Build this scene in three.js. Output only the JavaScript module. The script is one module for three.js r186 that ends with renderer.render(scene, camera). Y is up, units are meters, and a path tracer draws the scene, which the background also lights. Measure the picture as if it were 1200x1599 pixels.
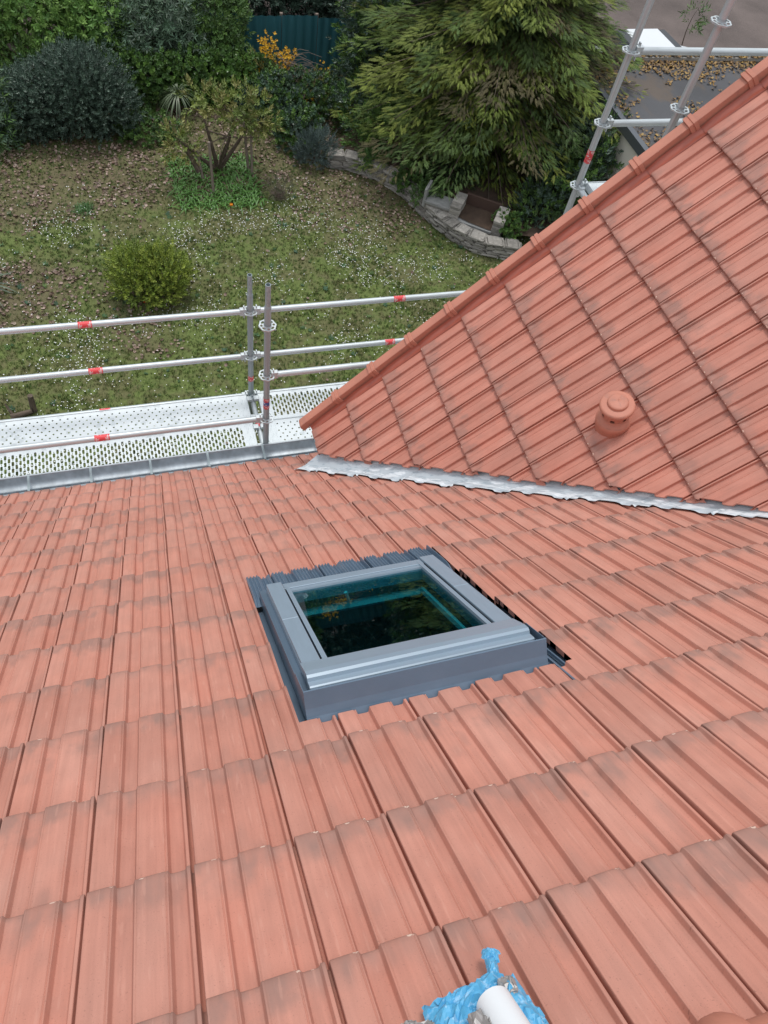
import * as THREE from 'three';
import { mergeGeometries, mergeVertices, toCreasedNormals } from 'three/addons/utils/BufferGeometryUtils.js';
import { RoundedBoxGeometry } from 'three/addons/geometries/RoundedBoxGeometry.js';

// ---------------------------------------------------------------- camera, sky, sun, exposure
const scene = new THREE.Scene();
const V = (x, y, z) => new THREE.Vector3(x, y, z);
const CAM = V(0.08989, 4.98526, 3.66074), F = 1159.3;
const RIGHT = V(0.9525089, 0.1410607, 0.269868), DOWN = V(-0.1539074, -0.541693, 0.8263663), FWD = V(0.2627534, -0.8286559, -0.4942571);
const camera = new THREE.PerspectiveCamera(2 * Math.atan(799.5 / F) * 180 / Math.PI, 0.75, 0.05, 400);
camera.position.copy(CAM);
camera.quaternion.setFromRotationMatrix(new THREE.Matrix4().makeBasis(RIGHT, DOWN.clone().negate(), FWD.clone().negate()));
scene.add(camera);

const renderer = new THREE.WebGLRenderer({ antialias: true });
renderer.toneMapping = THREE.LinearToneMapping;
renderer.toneMappingExposure = 1.33;
renderer.shadowMap.enabled = true;

{ // overcast sky: brightest overhead, soft cloud mottling
  const w = 256, h = 128, d = new Float32Array(w * h * 4);
  for (let j = 0; j < h; j++) for (let i = 0; i < w; i++) {
    const el = ((j + 0.5) / h - 0.5) * Math.PI, s = Math.max(0, Math.sin(el)), a = i / w * Math.PI * 2;
    const m = 1 + 0.06 * Math.sin(a * 3 + 5 * s) + 0.04 * Math.sin(a * 7 - 9 * s + 1);
    const l = 0.9 * (1 + 1.6 * s) / 2.6 * (el > 0 ? m : 1), k = (j * w + i) * 4;
    d[k] = l * 0.93; d[k + 1] = l * 0.985; d[k + 2] = l * 1.06; d[k + 3] = 1;
  }
  const sky = new THREE.DataTexture(d, w, h, THREE.RGBAFormat, THREE.FloatType);
  sky.mapping = THREE.EquirectangularReflectionMapping; sky.magFilter = THREE.LinearFilter; sky.needsUpdate = true;
  scene.background = sky; scene.environment = sky;
}
const sun = new THREE.DirectionalLight(new THREE.Color(1, 0.97, 0.92), 1.3);
sun.position.set(3, 32, -10); sun.target.position.set(2, 0, 0);
sun.castShadow = true; sun.shadow.radius = 26; sun.shadow.mapSize.set(2048, 2048);
Object.assign(sun.shadow.camera, { left: -25, right: 25, top: 25, bottom: -25, near: 1, far: 90 });
scene.add(sun, sun.target);

// ---------------------------------------------------------------- helpers
let seed = 12345;
const rnd = () => { seed |= 0; seed = seed + 0x6D2B79F5 | 0; let t = Math.imul(seed ^ seed >>> 15, 1 | seed); t = t + Math.imul(t ^ t >>> 7, 61 | t) ^ t; return ((t ^ t >>> 14) >>> 0) / 4294967296; };
const rr = (a, b) => a + (b - a) * rnd();
const reseed = (n) => { seed = n; };
const clamp = (x, a = 0, b = 1) => Math.min(b, Math.max(a, x));
const sstep = (a, b, x) => { const t = clamp((x - a) / (b - a)); return t * t * (3 - 2 * t); };
const lerp = (a, b, t) => a + (b - a) * t;
const hash = (x, y) => { let n = Math.imul(x, 374761393) + Math.imul(y, 668265263) | 0; n = Math.imul(n ^ n >>> 13, 1274126177); return ((n ^ n >>> 16) >>> 0) / 4294967296; };
const vnoise = (x, y) => { const i = Math.floor(x), j = Math.floor(y); let u = x - i, v = y - j; u = u * u * (3 - 2 * u); v = v * v * (3 - 2 * v); const a = hash(i, j), b = hash(i + 1, j), c = hash(i, j + 1), d = hash(i + 1, j + 1); return a + (b - a) * u + (c - a) * v + (a - b - c + d) * u * v; };
const fbm = (x, y, o = 4) => { let s = 0, a = 0.5, t = 0; for (let k = 0; k < o; k++) { s += a * vnoise(x, y); t += a; a *= 0.5; x = x * 2.03 + 17.1; y = y * 2.03 + 9.7; } return s / t; };
const lin = (r, g, b) => new THREE.Color().setRGB(r, g, b);
const toS = (c) => { c = clamp(c); return 255 * (c <= 0.0031308 ? 12.92 * c : 1.055 * Math.pow(c, 1 / 2.4) - 0.055); };
function colorTex(w, h, fn, wrap = THREE.RepeatWrapping) { // fn(u, v) -> linear rgb
  const d = new Uint8Array(w * h * 4), c = [0, 0, 0];
  for (let j = 0; j < h; j++) for (let i = 0; i < w; i++) { fn((i + 0.5) / w, (j + 0.5) / h, c); const k = (j * w + i) * 4; d[k] = toS(c[0]); d[k + 1] = toS(c[1]); d[k + 2] = toS(c[2]); d[k + 3] = 255; }
  const t = new THREE.DataTexture(d, w, h, THREE.RGBAFormat); t.colorSpace = THREE.SRGBColorSpace; t.wrapS = t.wrapT = wrap; t.magFilter = THREE.LinearFilter; t.minFilter = THREE.LinearMipmapLinearFilter; t.generateMipmaps = true; t.needsUpdate = true; return t;
}
function grayTex(w, h, fn, wrap = THREE.RepeatWrapping) {
  const d = new Uint8Array(w * h * 4);
  for (let j = 0; j < h; j++) for (let i = 0; i < w; i++) { const g = 255 * clamp(fn((i + 0.5) / w, (j + 0.5) / h)), k = (j * w + i) * 4; d[k] = d[k + 1] = d[k + 2] = g; d[k + 3] = 255; }
  const t = new THREE.DataTexture(d, w, h, THREE.RGBAFormat); t.wrapS = t.wrapT = wrap; t.magFilter = THREE.LinearFilter; t.needsUpdate = true; return t;
}
const used = {};
const numbered = (n) => { const k = used[n] = (used[n] ?? -1) + 1; return k ? n + '_' + String(k).padStart(3, '0') : n; };
function tag(o, label, category, group, kind) { o.userData.label = label; if (category) o.userData.category = category; if (group) o.userData.group = group; if (kind) o.userData.kind = kind; return o; }
function thing(name, label, category, pos = [0, 0, 0], group) { const o = new THREE.Group(); o.name = numbered(name); o.position.set(...pos); scene.add(o); return tag(o, label, category, group); }
function mesh(name, geo, mat, parent = scene, world = true) { // geometry in world coordinates unless world = false
  const m = new THREE.Mesh(geo, mat); m.name = parent === scene ? numbered(name) : name; m.castShadow = m.receiveShadow = true;
  if (parent !== scene && world) m.position.copy(parent.userData.org ?? parent.position).negate();
  parent.add(m); return m;
}
const struct = (name, geo, mat) => { const m = mesh(name, geo, mat); m.userData.kind = 'structure'; return m; };
const merge = (list) => mergeGeometries(list.map((g) => { const n = g.index ? g.toNonIndexed() : g; for (const k of Object.keys(n.attributes)) if (!['position', 'normal', 'uv'].includes(k)) n.deleteAttribute(k); if (!n.attributes.uv) n.setAttribute('uv', new THREE.BufferAttribute(new Float32Array(n.attributes.position.count * 2), 2)); return n; }));
const box = (x0, x1, y0, y1, z0, z1, r = 0) => { const w = x1 - x0, h = y1 - y0, d = z1 - z0; const g = r ? new RoundedBoxGeometry(w, h, d, 2, r) : new THREE.BoxGeometry(w, h, d); return g.translate((x0 + x1) / 2, (y0 + y1) / 2, (z0 + z1) / 2); };
function rod(a, b, r, r2 = r, seg = 14, open = false) { const d = b.clone().sub(a), l = d.length(); const g = new THREE.CylinderGeometry(r2, r, l, seg, 1, open); g.translate(0, l / 2, 0); return g.applyQuaternion(new THREE.Quaternion().setFromUnitVectors(V(0, 1, 0), d.normalize())).translate(a.x, a.y, a.z); }
function grid(nu, nv, fn, uvs = (u, v) => [u, v]) { // fn(u, v) -> [x, y, z]
  const p = [], uv = [], ix = [];
  for (let j = 0; j <= nv; j++) for (let i = 0; i <= nu; i++) { p.push(...fn(i / nu, j / nv)); uv.push(...uvs(i / nu, j / nv)); }
  for (let j = 0; j < nv; j++) for (let i = 0; i < nu; i++) { const a = j * (nu + 1) + i, b = a + 1, c = a + nu + 1, d = c + 1; ix.push(a, c, b, b, c, d); }
  const g = new THREE.BufferGeometry(); g.setAttribute('position', new THREE.Float32BufferAttribute(p, 3)); g.setAttribute('uv', new THREE.Float32BufferAttribute(uv, 2)); g.setIndex(ix); g.computeVertexNormals(); return g;
}
function extrudeAlong(poly, len, axis = 'x') { // closed polygon [[a, b]...] swept straight; axis x: a -> z, b -> y
  const sh = new THREE.Shape(poly.map(([a, b]) => new THREE.Vector2(a, b)));
  const g = new THREE.ExtrudeGeometry(sh, { depth: len, bevelEnabled: false });
  if (axis === 'x') { g.applyMatrix4(new THREE.Matrix4().makeBasis(V(0, 0, 1), V(0, 1, 0), V(1, 0, 0))); const n = g.toNonIndexed ? (g.index ? g.toNonIndexed() : g) : g; for (const k of ['position', 'normal', 'uv']) { const a = n.attributes[k], w = a.itemSize; for (let i = 0; i < a.count; i += 3) for (let q = 0; q < w; q++) { const t = a.array[i * w + q]; a.array[i * w + q] = a.array[(i + 1) * w + q]; a.array[(i + 1) * w + q] = t; } } n.computeVertexNormals(); return n; }
  return g;
}
// a pixel of the photograph gives a direction; the height of the surface it lies on gives the distance
const at = (px, py, y) => { const d = RIGHT.clone().multiplyScalar((px - 600) / F).addScaledVector(DOWN, (py - 799.5) / F).add(FWD); return CAM.clone().addScaledVector(d, (y - CAM.y) / d.y); };
const inView = (p, m = 40) => { const q = p.clone().sub(CAM), z = q.dot(FWD); if (z < 0.1) return false; const x = q.dot(RIGHT) / z * F + 600, y = q.dot(DOWN) / z * F + 799.5; return x > -m && x < 1200 + m && y > -m && y < 1599 + m; };
function clipGeo(geo, planes, skirtDir, skirt) { // keep the side where n.p + c > 0; a skirt of the given depth closes the cut edge
  let tris = []; const g = geo.index ? geo.toNonIndexed() : geo, P = g.attributes.position, U = g.attributes.uv, N = g.attributes.normal;
  const vert = (i) => [P.getX(i), P.getY(i), P.getZ(i), U.getX(i), U.getY(i), N.getX(i), N.getY(i), N.getZ(i)];
  for (let i = 0; i < P.count; i += 3) tris.push([vert(i), vert(i + 1), vert(i + 2)]);
  const extra = [];
  for (const pl of planes) {
    const out = []; const dist = (v) => pl[0] * v[0] + pl[1] * v[1] + pl[2] * v[2] + pl[3];
    const segs = [];
    for (const t of tris) {
      const poly = [], cut = [];
      for (let k = 0; k < 3; k++) { const a = t[k], b = t[(k + 1) % 3], da = dist(a), db = dist(b); if (da >= 0) poly.push(a); if ((da >= 0) !== (db >= 0)) { const f = da / (da - db), m = a.map((x, q) => x + (b[q] - x) * f); poly.push(m); cut.push(m); } }
      for (let k = 1; k + 1 < poly.length; k++) out.push([poly[0], poly[k], poly[k + 1]]);
      if (cut.length === 2 && t[0][6] + t[1][6] + t[2][6] > 0.9) segs.push(cut);
    }
    tris = out;
    if (skirt) for (const [a, b] of segs) {
      const lo = (v) => [v[0] + skirtDir[0] * skirt, v[1] + skirtDir[1] * skirt, v[2] + skirtDir[2] * skirt, v[3], v[4]];
      const nn = [-pl[0], -pl[1], -pl[2]], A = [...a.slice(0, 5), ...nn], B = [...b.slice(0, 5), ...nn], C = [...lo(a), ...nn], D = [...lo(b), ...nn];
      extra.push([A, B, C], [B, D, C]);
    }
  }
  tris.push(...extra);
  const p = [], u = [], n = []; for (const t of tris) for (const v of t) { p.push(v[0], v[1], v[2]); u.push(v[3], v[4]); n.push(v[5], v[6], v[7]); }
  const r = new THREE.BufferGeometry(); r.setAttribute('position', new THREE.Float32BufferAttribute(p, 3)); r.setAttribute('uv', new THREE.Float32BufferAttribute(u, 2)); r.setAttribute('normal', new THREE.Float32BufferAttribute(n, 3)); return r;
}

// ---------------------------------------------------------------- dimensions measured from the photograph
const G = -5.2;                                   // garden level; y = 0 is the eave of the main roof
const PITCH = 0.752712, TW = 0.2211, TL = 0.35596; // main roof slope, tile cover width and gauge
const cP = Math.cos(PITCH), sP = Math.sin(PITCH);
const WP = 46.5 * Math.PI / 180, cW = Math.cos(WP), sW = Math.sin(WP), WC = -0.463; // wing roof slope, plane offset
const RIDGE_Z = 3.995, RIDGE_S = RIDGE_Z / cP, RIDGE_Y = RIDGE_S * sP;

// ---------------------------------------------------------------- materials
const NV = 6, NR = 4; // clay atlas: 24 tile faces
function clayFace(seedX, u, v, c, flash, tone) { // u across, v from tail (0) to head (1); metres below
  const x = u * TW + seedX * 3.7, y = v * 0.4 + seedX * 1.3;
  const big = fbm(x * 14, y * 9, 3), streak = fbm(x * 160, y * 7, 3), grain = hash(Math.floor(x * 2300), Math.floor(y * 2300));
  let b = 0.93 + 0.22 * (big - 0.5) + 0.18 * (streak - 0.5) + 0.10 * (grain - 0.5);
  let r = 0.575 * b * tone, g = 0.258 * b * tone, bl = 0.192 * b * tone; const sp = sstep(0.80, 0.88, fbm(x * 420, y * 420, 2)) * 0.3, hue = fbm(x * 7 + 3, y * 5, 3) - 0.5; r *= 1 - sp; g *= (1 - sp) * (1 + 0.22 * hue); bl *= (1 - sp) * (1 + 0.3 * hue);
  // smoke-grey firing flash, a ragged deposit that starts at the tail of the tile
  const n1 = fbm(x * 22, y * 16, 4), n2 = fbm(x * 60, y * 12, 3);
  const edge = v * 0.4;
  let m = sstep(0.06, -0.06, edge - flash * (0.015 + 0.20 * Math.max(0, n1 - 0.28)) - 0.012) * (0.45 + 0.9 * n2);
  m = Math.max(m, flash * 0.5 * sstep(0.6, 0.85, fbm(x * 11 + 40, y * 6, 4)) * (0.3 + n2));
  m = clamp(m * 0.7);
  r = lerp(r, 0.29, m); g = lerp(g, 0.172, m); bl = lerp(bl, 0.142, m);
  const rub = sstep(0.70, 0.82, fbm(x * 150 + 9, y * 14, 3)) * 0.22; // pale rubs
  r = lerp(r, 0.66, rub); g = lerp(g, 0.35, rub); bl = lerp(bl, 0.27, rub);
  c[0] = r; c[1] = g; c[2] = bl;
}
const tileParams = []; reseed(77); for (let k = 0; k < NV * NR; k++) tileParams.push({ flash: rr(0.25, 1.15), tone: rr(0.93, 1.06), chips: [...Array(Math.floor(rr(1, 6)))].map(() => [rnd() < 0.5 ? rr(0.18, 0.26) : rnd() < 0.6 ? rr(0.68, 0.77) : rr(0.03, 0.97), rr(0.003, 0.012), rr(0.0018, 0.0048)]), sx: rr(1, 50) });
const clayMap = colorTex(2048, 2048, (U, Vv, c) => {
  const a = U * NV, b = Vv * NR, i = Math.floor(a), j = Math.floor(b), k = j * NV + i, t = tileParams[k], u = a - i, v = b - j;
  clayFace(t.sx, u, v, c, t.flash, t.tone);
  for (const [cu, cs, rad] of t.chips) { const dx = (u - cu) * TW / 1.9, dy = v * 0.4 - cs, q = Math.hypot(dx, dy) / rad + 0.5 * (vnoise(u * 90, v * 160) - 0.5); if (q < 0.7) { c[0] = 0.72; c[1] = 0.52; c[2] = 0.42; } }
}, THREE.ClampToEdgeWrapping);
const clayBump = grayTex(512, 512, (u, v) => 0.5 * fbm(u * 120, v * 6, 3) + 0.3 * fbm(u * 60, v * 60, 3) + 0.2 * hash(Math.floor(u * 512), Math.floor(v * 512)));
const M = {};
const std = (name, o) => { M[name] = new THREE.MeshStandardMaterial({ side: THREE.DoubleSide, ...o }); M[name].name = name; return M[name]; };
std('clay', { map: clayMap, roughness: 0.62, bumpMap: clayBump, bumpScale: 0.0006 });
const clayPlain = colorTex(512, 512, (u, v, c) => { const b = 0.93 + 0.2 * (fbm(u * 6, v * 6, 4) - 0.5) + 0.08 * (fbm(u * 90, v * 90, 2) - 0.5), m = 0.5 * sstep(0.55, 0.75, fbm(u * 9 + 3, v * 9, 4)); c[0] = lerp(0.56, 0.4, m) * b; c[1] = lerp(0.225, 0.19, m) * b; c[2] = lerp(0.155, 0.145, m) * b; });
std('clayPlain', { map: clayPlain, roughness: 0.55 });
std('clayWing', { map: clayMap, color: lin(1, 0.92, 0.90), roughness: 0.55, bumpMap: clayBump, bumpScale: 0.0006 });  // same clay as the main roof; the wing slope's redder light is tinted in
std('clayRed', { map: colorTex(256, 256, (u, v, c) => { const b = 0.85 + 0.4 * (fbm(u * 8, v * 20, 4) - 0.5); c[0] = 0.42 * b; c[1] = 0.115 * b; c[2] = 0.075 * b; }), roughness: 0.28 });
std('underlay', { color: lin(0.10, 0.075, 0.06), roughness: 0.95 });
std('flash', { map: colorTex(256, 256, (u, v, c) => { const b = 0.92 + 0.2 * (fbm(u * 5, v * 5, 4) - 0.5) + 0.05 * (fbm(u * 60, v * 60, 2) - 0.5); c[0] = 0.135 * b; c[1] = 0.195 * b; c[2] = 0.268 * b; }), roughness: 0.36, metalness: 0.1 });
std('frameGrey', { map: colorTex(256, 256, (u, v, c) => { const b = 0.95 + 0.1 * (fbm(u * 7, v * 7, 4) - 0.5); c[0] = 0.27 * b; c[1] = 0.345 * b; c[2] = 0.42 * b; }), roughness: 0.36, metalness: 0.1 });
std('zinc', { map: colorTex(512, 512, (u, v, c) => { const n = fbm(u * 9, v * 14, 5), m = sstep(0.5, 0.62, n), q = sstep(0.6, 0.7, fbm(u * 30 + 5, v * 40, 3)); c[0] = lerp(0.50, 0.74, m) - 0.12 * q; c[1] = lerp(0.55, 0.78, m) - 0.11 * q; c[2] = lerp(0.59, 0.81, m) - 0.10 * q; }), roughness: 0.45, metalness: 0.12, bumpMap: grayTex(256, 256, (u, v) => fbm(u * 10, v * 18, 4)), bumpScale: 0.0006 });
std('gutter', { map: colorTex(256, 256, (u, v, c) => { const b = 0.85 + 0.5 * (fbm(u * 12, v * 4, 4) - 0.5); c[0] = 0.50 * b; c[1] = 0.55 * b; c[2] = 0.59 * b; }), roughness: 0.5, metalness: 0.4 });
const galvMap = colorTex(256, 256, (u, v, c) => { const b = 0.9 + 0.35 * (fbm(u * 24, v * 24, 4) - 0.5) + 0.2 * (fbm(u * 3, v * 5, 2) - 0.5); c[0] = 0.60 * b; c[1] = 0.65 * b; c[2] = 0.67 * b; });
std('galv', { map: galvMap, roughness: 0.42, metalness: 0.35 });
std('galvDull', { map: colorTex(256, 256, (u, v, c) => { const b = 0.85 + 0.5 * (fbm(u * 16, v * 16, 4) - 0.5); c[0] = 0.36 * b; c[1] = 0.43 * b; c[2] = 0.45 * b; }), roughness: 0.75, metalness: 0 });
std('deck', { map: colorTex(512, 512, (u, v, c) => { const n = fbm(u * 8, v * 8, 5), b = 0.96 + 0.14 * (n - 0.5), q = 0.3 * sstep(0.6, 0.72, fbm(u * 20 + 7, v * 20, 4)); c[0] = 0.66 * b - q * 0.4; c[1] = 0.71 * b - q * 0.4; c[2] = 0.73 * b - q * 0.4; }), roughness: 0.55, metalness: 0.15 });
const tapeTex = (cols) => colorTex(64, 64, (u, v, c) => { const s = cols[Math.min(cols.length - 1, Math.floor(v * cols.length))]; const t = fbm(u * 16, v * 9, 3); const w = (t > 0.58 ? 1 : 0) * (Math.abs((v * 3) % 1 - 0.5) < 0.38 ? 1 : 0); c[0] = lerp(s[0], 0.75, 0.75 * w); c[1] = lerp(s[1], 0.62, 0.75 * w); c[2] = lerp(s[2], 0.62, 0.75 * w); });
std('tapeRed', { map: tapeTex([[0.72, 0.06, 0.07]]), roughness: 0.5 });
std('tapeTri', { map: tapeTex([[0.55, 0.05, 0.06], [0.05, 0.1, 0.32], [0.55, 0.05, 0.06]]), roughness: 0.5 });
std('plaster', { color: lin(0.66, 0.62, 0.55), roughness: 0.9 });
std('whitePaint', { color: lin(0.72, 0.74, 0.74), roughness: 0.6 });
std('lining', { color: lin(0.05, 0.05, 0.05), roughness: 0.8 });
M.pane = new THREE.MeshPhysicalMaterial({ color: lin(0.34, 0.74, 0.78), roughness: 0.01, transmission: 1, thickness: 0, ior: 1.52, side: THREE.DoubleSide });

// ================================================================ HOUSE
const house = thing('house', 'house with two salmon terracotta tiled roof slopes meeting in a valley', 'house', [1, G, 4]);
const inHouse = (m) => { m.position.copy(house.position).negate(); return m; };
// tile cross-section: two raised panels, two sunk ones, a side-lock rib; metres
const PROF = [[0.009, -0.028], [0.0095, -0.006], [0.012, -0.0018], [0.020, 0], [0.13, 0.0005], [0.228, 0.0002], [0.233, -0.0022], [0.240, -0.0030], [0.246, -0.0008], [0.254, -0.0004], [0.262, -0.0018], [0.279, -0.0150], [0.289, -0.0176], [0.36, -0.0182], [0.424, -0.0178], [0.434, -0.0155], [0.450, -0.0016], [0.458, -0.0002], [0.468, -0.0004], [0.474, -0.0022], [0.481, -0.0004], [0.61, 0.0005], [0.731, 0.0002], [0.736, -0.0022], [0.743, -0.0030], [0.749, -0.0008], [0.757, -0.0004], [0.765, -0.0018], [0.782, -0.0150], [0.792, -0.0176], [0.86, -0.0182], [0.915, -0.0178], [0.926, -0.0155], [0.9395, -0.0040], [0.949, -0.0026], [0.972, -0.0026], [0.978, -0.0045], [0.981, -0.0225], [1.02, -0.0230]];
const profAt = (u) => { u -= Math.floor(u); for (let k = 1; k < PROF.length; k++) if (u <= PROF[k][0]) { const [a, b] = PROF[k - 1], [c, d] = PROF[k]; return lerp(b, d, clamp((u - a) / (c - a))); } return -0.02; };
const TILT = 0.022; // the head of each tile lies under the tail of the next
const STN = [[0.0035, -0.0185], [0.0005, -0.0125], [0, -0.0075], [0.002, -0.0042], [0.007, -0.0018], [0.016, -0.0005], [0.026, 0], [0.05, 0], [0.12, 0], [0.24, 0], [TL, 0], [TL + 0.035, 0]];
const roofHeight = (x, s) => { const i = s / TL, f = i - Math.floor(i); return profAt(x / TW) - TILT * f; };
function tileGeo(variant) { // x across, y out of the roof, z up the slope from the tail
  const vx = variant % NV, vy = Math.floor(variant / NV), p = [], uv = [], ix = [], np = PROF.length;
  STN.forEach(([s, d]) => PROF.forEach(([u, h]) => { const fl = h < -0.02 ? 1 : 1 - 0.45 * sstep(0.05, 0.0, s); p.push(u * TW, h * fl + d - TILT * s / TL, s); uv.push((vx + clamp(0.02 + 0.96 * u)) / NV, (vy + clamp(0.01 + s / 0.4, 0.01, 0.99)) / NR); }));
  for (let j = 0; j + 1 < STN.length; j++) for (let i = 0; i + 1 < np; i++) { const a = j * np + i, b = a + 1, c = a + np, d = c + 1; ix.push(a, c, b, b, c, d); }
  const g = new THREE.BufferGeometry(); g.setAttribute('position', new THREE.Float32BufferAttribute(p, 3)); g.setAttribute('uv', new THREE.Float32BufferAttribute(uv, 2)); g.setIndex(ix); g.computeVertexNormals();
  // keep normals pointing outwards
  const n = g.attributes.normal; let up = 0; for (let k = 0; k < n.count; k++) up += n.getY(k); if (up < 0) { for (let k = 0; k < g.index.count; k += 3) { const t = g.index.getX(k); g.index.setX(k, g.index.getX(k + 1)); g.index.setX(k + 1, t); } g.computeVertexNormals(); }
  return g;
}
const TILES = [...Array(NV * NR)].map((_, k) => tileGeo(k));
const SKY = { x0: 0.329, x1: 1.228, s0: 2.86, s1: 4.14 }; // hole in the tiling for the skylight
const valleyZ = (x) => 0.30 + 1.19 * (x - 1.135);          // plan line of the valley (bottom of the zinc)

// ---- main roof: underlay slab with an opening, tiles as its sub-parts
const mainBasis = new THREE.Matrix4().makeBasis(V(1, 0, 0), V(0, cP, -sP), V(0, sP, cP));
const X0 = -3.4, X1 = 8.2;
const slab = (x0, x1, s0, s1) => box(x0, x1, -0.16, -0.075, s0, s1);
const mainRoof = mesh('main_roof', merge([slab(X0, 0.40, -0.02, RIDGE_S - 0.2), slab(1.07, X1, -0.02, RIDGE_S - 0.2), slab(0.40, 1.07, -0.02, 3.16), slab(0.40, 1.07, 4.06, RIDGE_S - 0.2)]), M.underlay, house);
mainRoof.quaternion.setFromRotationMatrix(mainBasis);
tag(mainRoof, 'large main roof slope of salmon terracotta tiles running down to the gutter');
const toWorldMain = (x, n, s) => V(x, n, s).applyMatrix4(mainBasis);
const spare = []; reseed(4242);
function putTile(parent, geo, mat, m4, keep, spareList, wp) {
  if (keep) { const m = new THREE.Mesh(geo, mat); m.name = 'roof_tile'; m.castShadow = m.receiveShadow = true; m.applyMatrix4(m4); parent.add(m); }
  else spareList.push(geo.clone().applyMatrix4(m4));
}
const jit = (x, y, z, sx = 1) => new THREE.Matrix4().compose(V(x + rr(-0.0016, 0.0016), y + rr(-0.0015, 0.0015), z + rr(-0.0035, 0.0035)), new THREE.Quaternion().setFromEuler(new THREE.Euler(rr(-0.004, 0.004), rr(-0.006, 0.006), rr(-0.005, 0.005))), V(sx, 1, 1));
let mainKept = 0;
for (let i = 0; i <= 15; i++) for (let j = -15; j <= 22; j++) {
  const x = j * TW, s = i * TL, xm = x + TW / 2, sm = s + TL / 2;
  if (sm * cP < valleyZ(xm) - 0.52 && xm > 1.1) { continue; }         // under the wing roof
  let k = Math.floor(rnd() * NV * NR), geo = TILES[k];
  const m4 = jit(x, 0, s), wp = toWorldMain(xm, 0, sm);
  const planes = [];
  const inX = x + TW > SKY.x0 && x < SKY.x1, inS = s + TL > SKY.s0 + 0.02 && s < SKY.s1;
  if (inX && inS) {
    const left = x < SKY.x0 && x + TW > SKY.x0 ? clipGeo(geo, [[-1, 0, 0, SKY.x0 - x]], [0, -1, 0], 0.016) : null;
    const right = x < SKY.x1 && x + TW > SKY.x1 ? clipGeo(geo, [[1, 0, 0, -(SKY.x1 - x)]], [0, -1, 0], 0.02) : null;
    if (left) putTile(mainRoof, left, M.clay, m4, true);
    if (right) putTile(mainRoof, right, M.clay, m4, true);
    if (s + TL > SKY.s1) { // stump of a cut tile above the skylight
      const lo = left ? SKY.x0 - x : 0, hi = right ? SKY.x1 - x : TW, w = rr(-0.004, 0.004);
      let g = clipGeo(geo, [[0, 0, 1, -(SKY.s1 - s) + w], ...(left ? [[1, 0, 0, -lo]] : []), ...(right ? [[-1, 0, 0, hi]] : [])], [0, -1, 0], 0.014);
      putTile(mainRoof, g, M.clay, m4, true);
    }
    continue;
  }
  if (i === 15) geo = clipGeo(geo, [[0, 0, -1, RIDGE_S - 0.002 - s]], [0, -1, 0], 0);
  const keep = inView(wp, 60);
  if (keep) mainKept++;
  putTile(mainRoof, geo, M.clay, m4, keep, spare);
}
{ const m = mesh('roof_tiles_beyond', merge(spare), M.clay, mainRoof, false); m.userData.kind = 'stuff'; }

// ---- ridge: half-round ridge tiles with a bulging collar
const backBasis = new THREE.Matrix4().makeBasis(V(-1, 0, 0), V(0, cP, sP), V(0, sP, -cP)).setPosition(0, 0, 2 * RIDGE_Z);
const backRoof = inHouse(mesh('back_roof', box(-X1, -X0, -0.16, -0.075, 0, RIDGE_S - 0.2).applyMatrix4(backBasis), M.underlay, house));
{ const list = []; reseed(5); for (let i = 10; i <= 15; i++) for (let j = -16; j < 10; j++) { let g = TILES[Math.floor(rnd() * NV * NR)].clone(); if (i === 15) g = clipGeo(g, [[0, 0, -1, RIDGE_S - 0.002 - i * TL]], [0, -1, 0], 0); list.push(g.applyMatrix4(jit(j * TW, 0, i * TL)).applyMatrix4(backBasis)); } const m = inHouse(mesh('roof_tiles_beyond', merge(list), M.clay, house)); m.userData.kind = 'stuff'; }
function ridgeTile() {
  const len = 0.4, prof = [[0, 0.118], [0.004, 0.132], [0.02, 0.140], [0.045, 0.141], [0.062, 0.134], [0.07, 0.122], [0.075, 0.119], [0.2, 0.118], [len + 0.03, 0.113]];
  const a = grid(18, prof.length - 1, (u, v) => { const [x, r] = prof[Math.round(v * (prof.length - 1))], t = lerp(-0.35, Math.PI + 0.35, u); return [x, Math.sin(t) * r * 0.8, Math.cos(t) * r * 1.05]; }, (u, v) => [v * 0.4, u * 0.3]);
  const r0 = 0.118, cap = grid(18, 4, (u, v) => { const t = lerp(-0.35, Math.PI + 0.35, u), r = r0 * v; return [-0.012 * (1 - v * v), Math.sin(t) * r * 0.8, Math.cos(t) * r * 1.05]; });
  return merge([a, cap]);
}
{ const g = ridgeTile(); const n = 28;
  for (let k = -10; k < n - 10; k++) { const m = new THREE.Mesh(g, M.clayPlain); m.name = 'ridge_tile'; m.castShadow = m.receiveShadow = true; m.position.set(0.715 + k * 0.4, RIDGE_Y - 0.042, RIDGE_Z + 0.022).sub(house.position); house.add(m); } }

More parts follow.
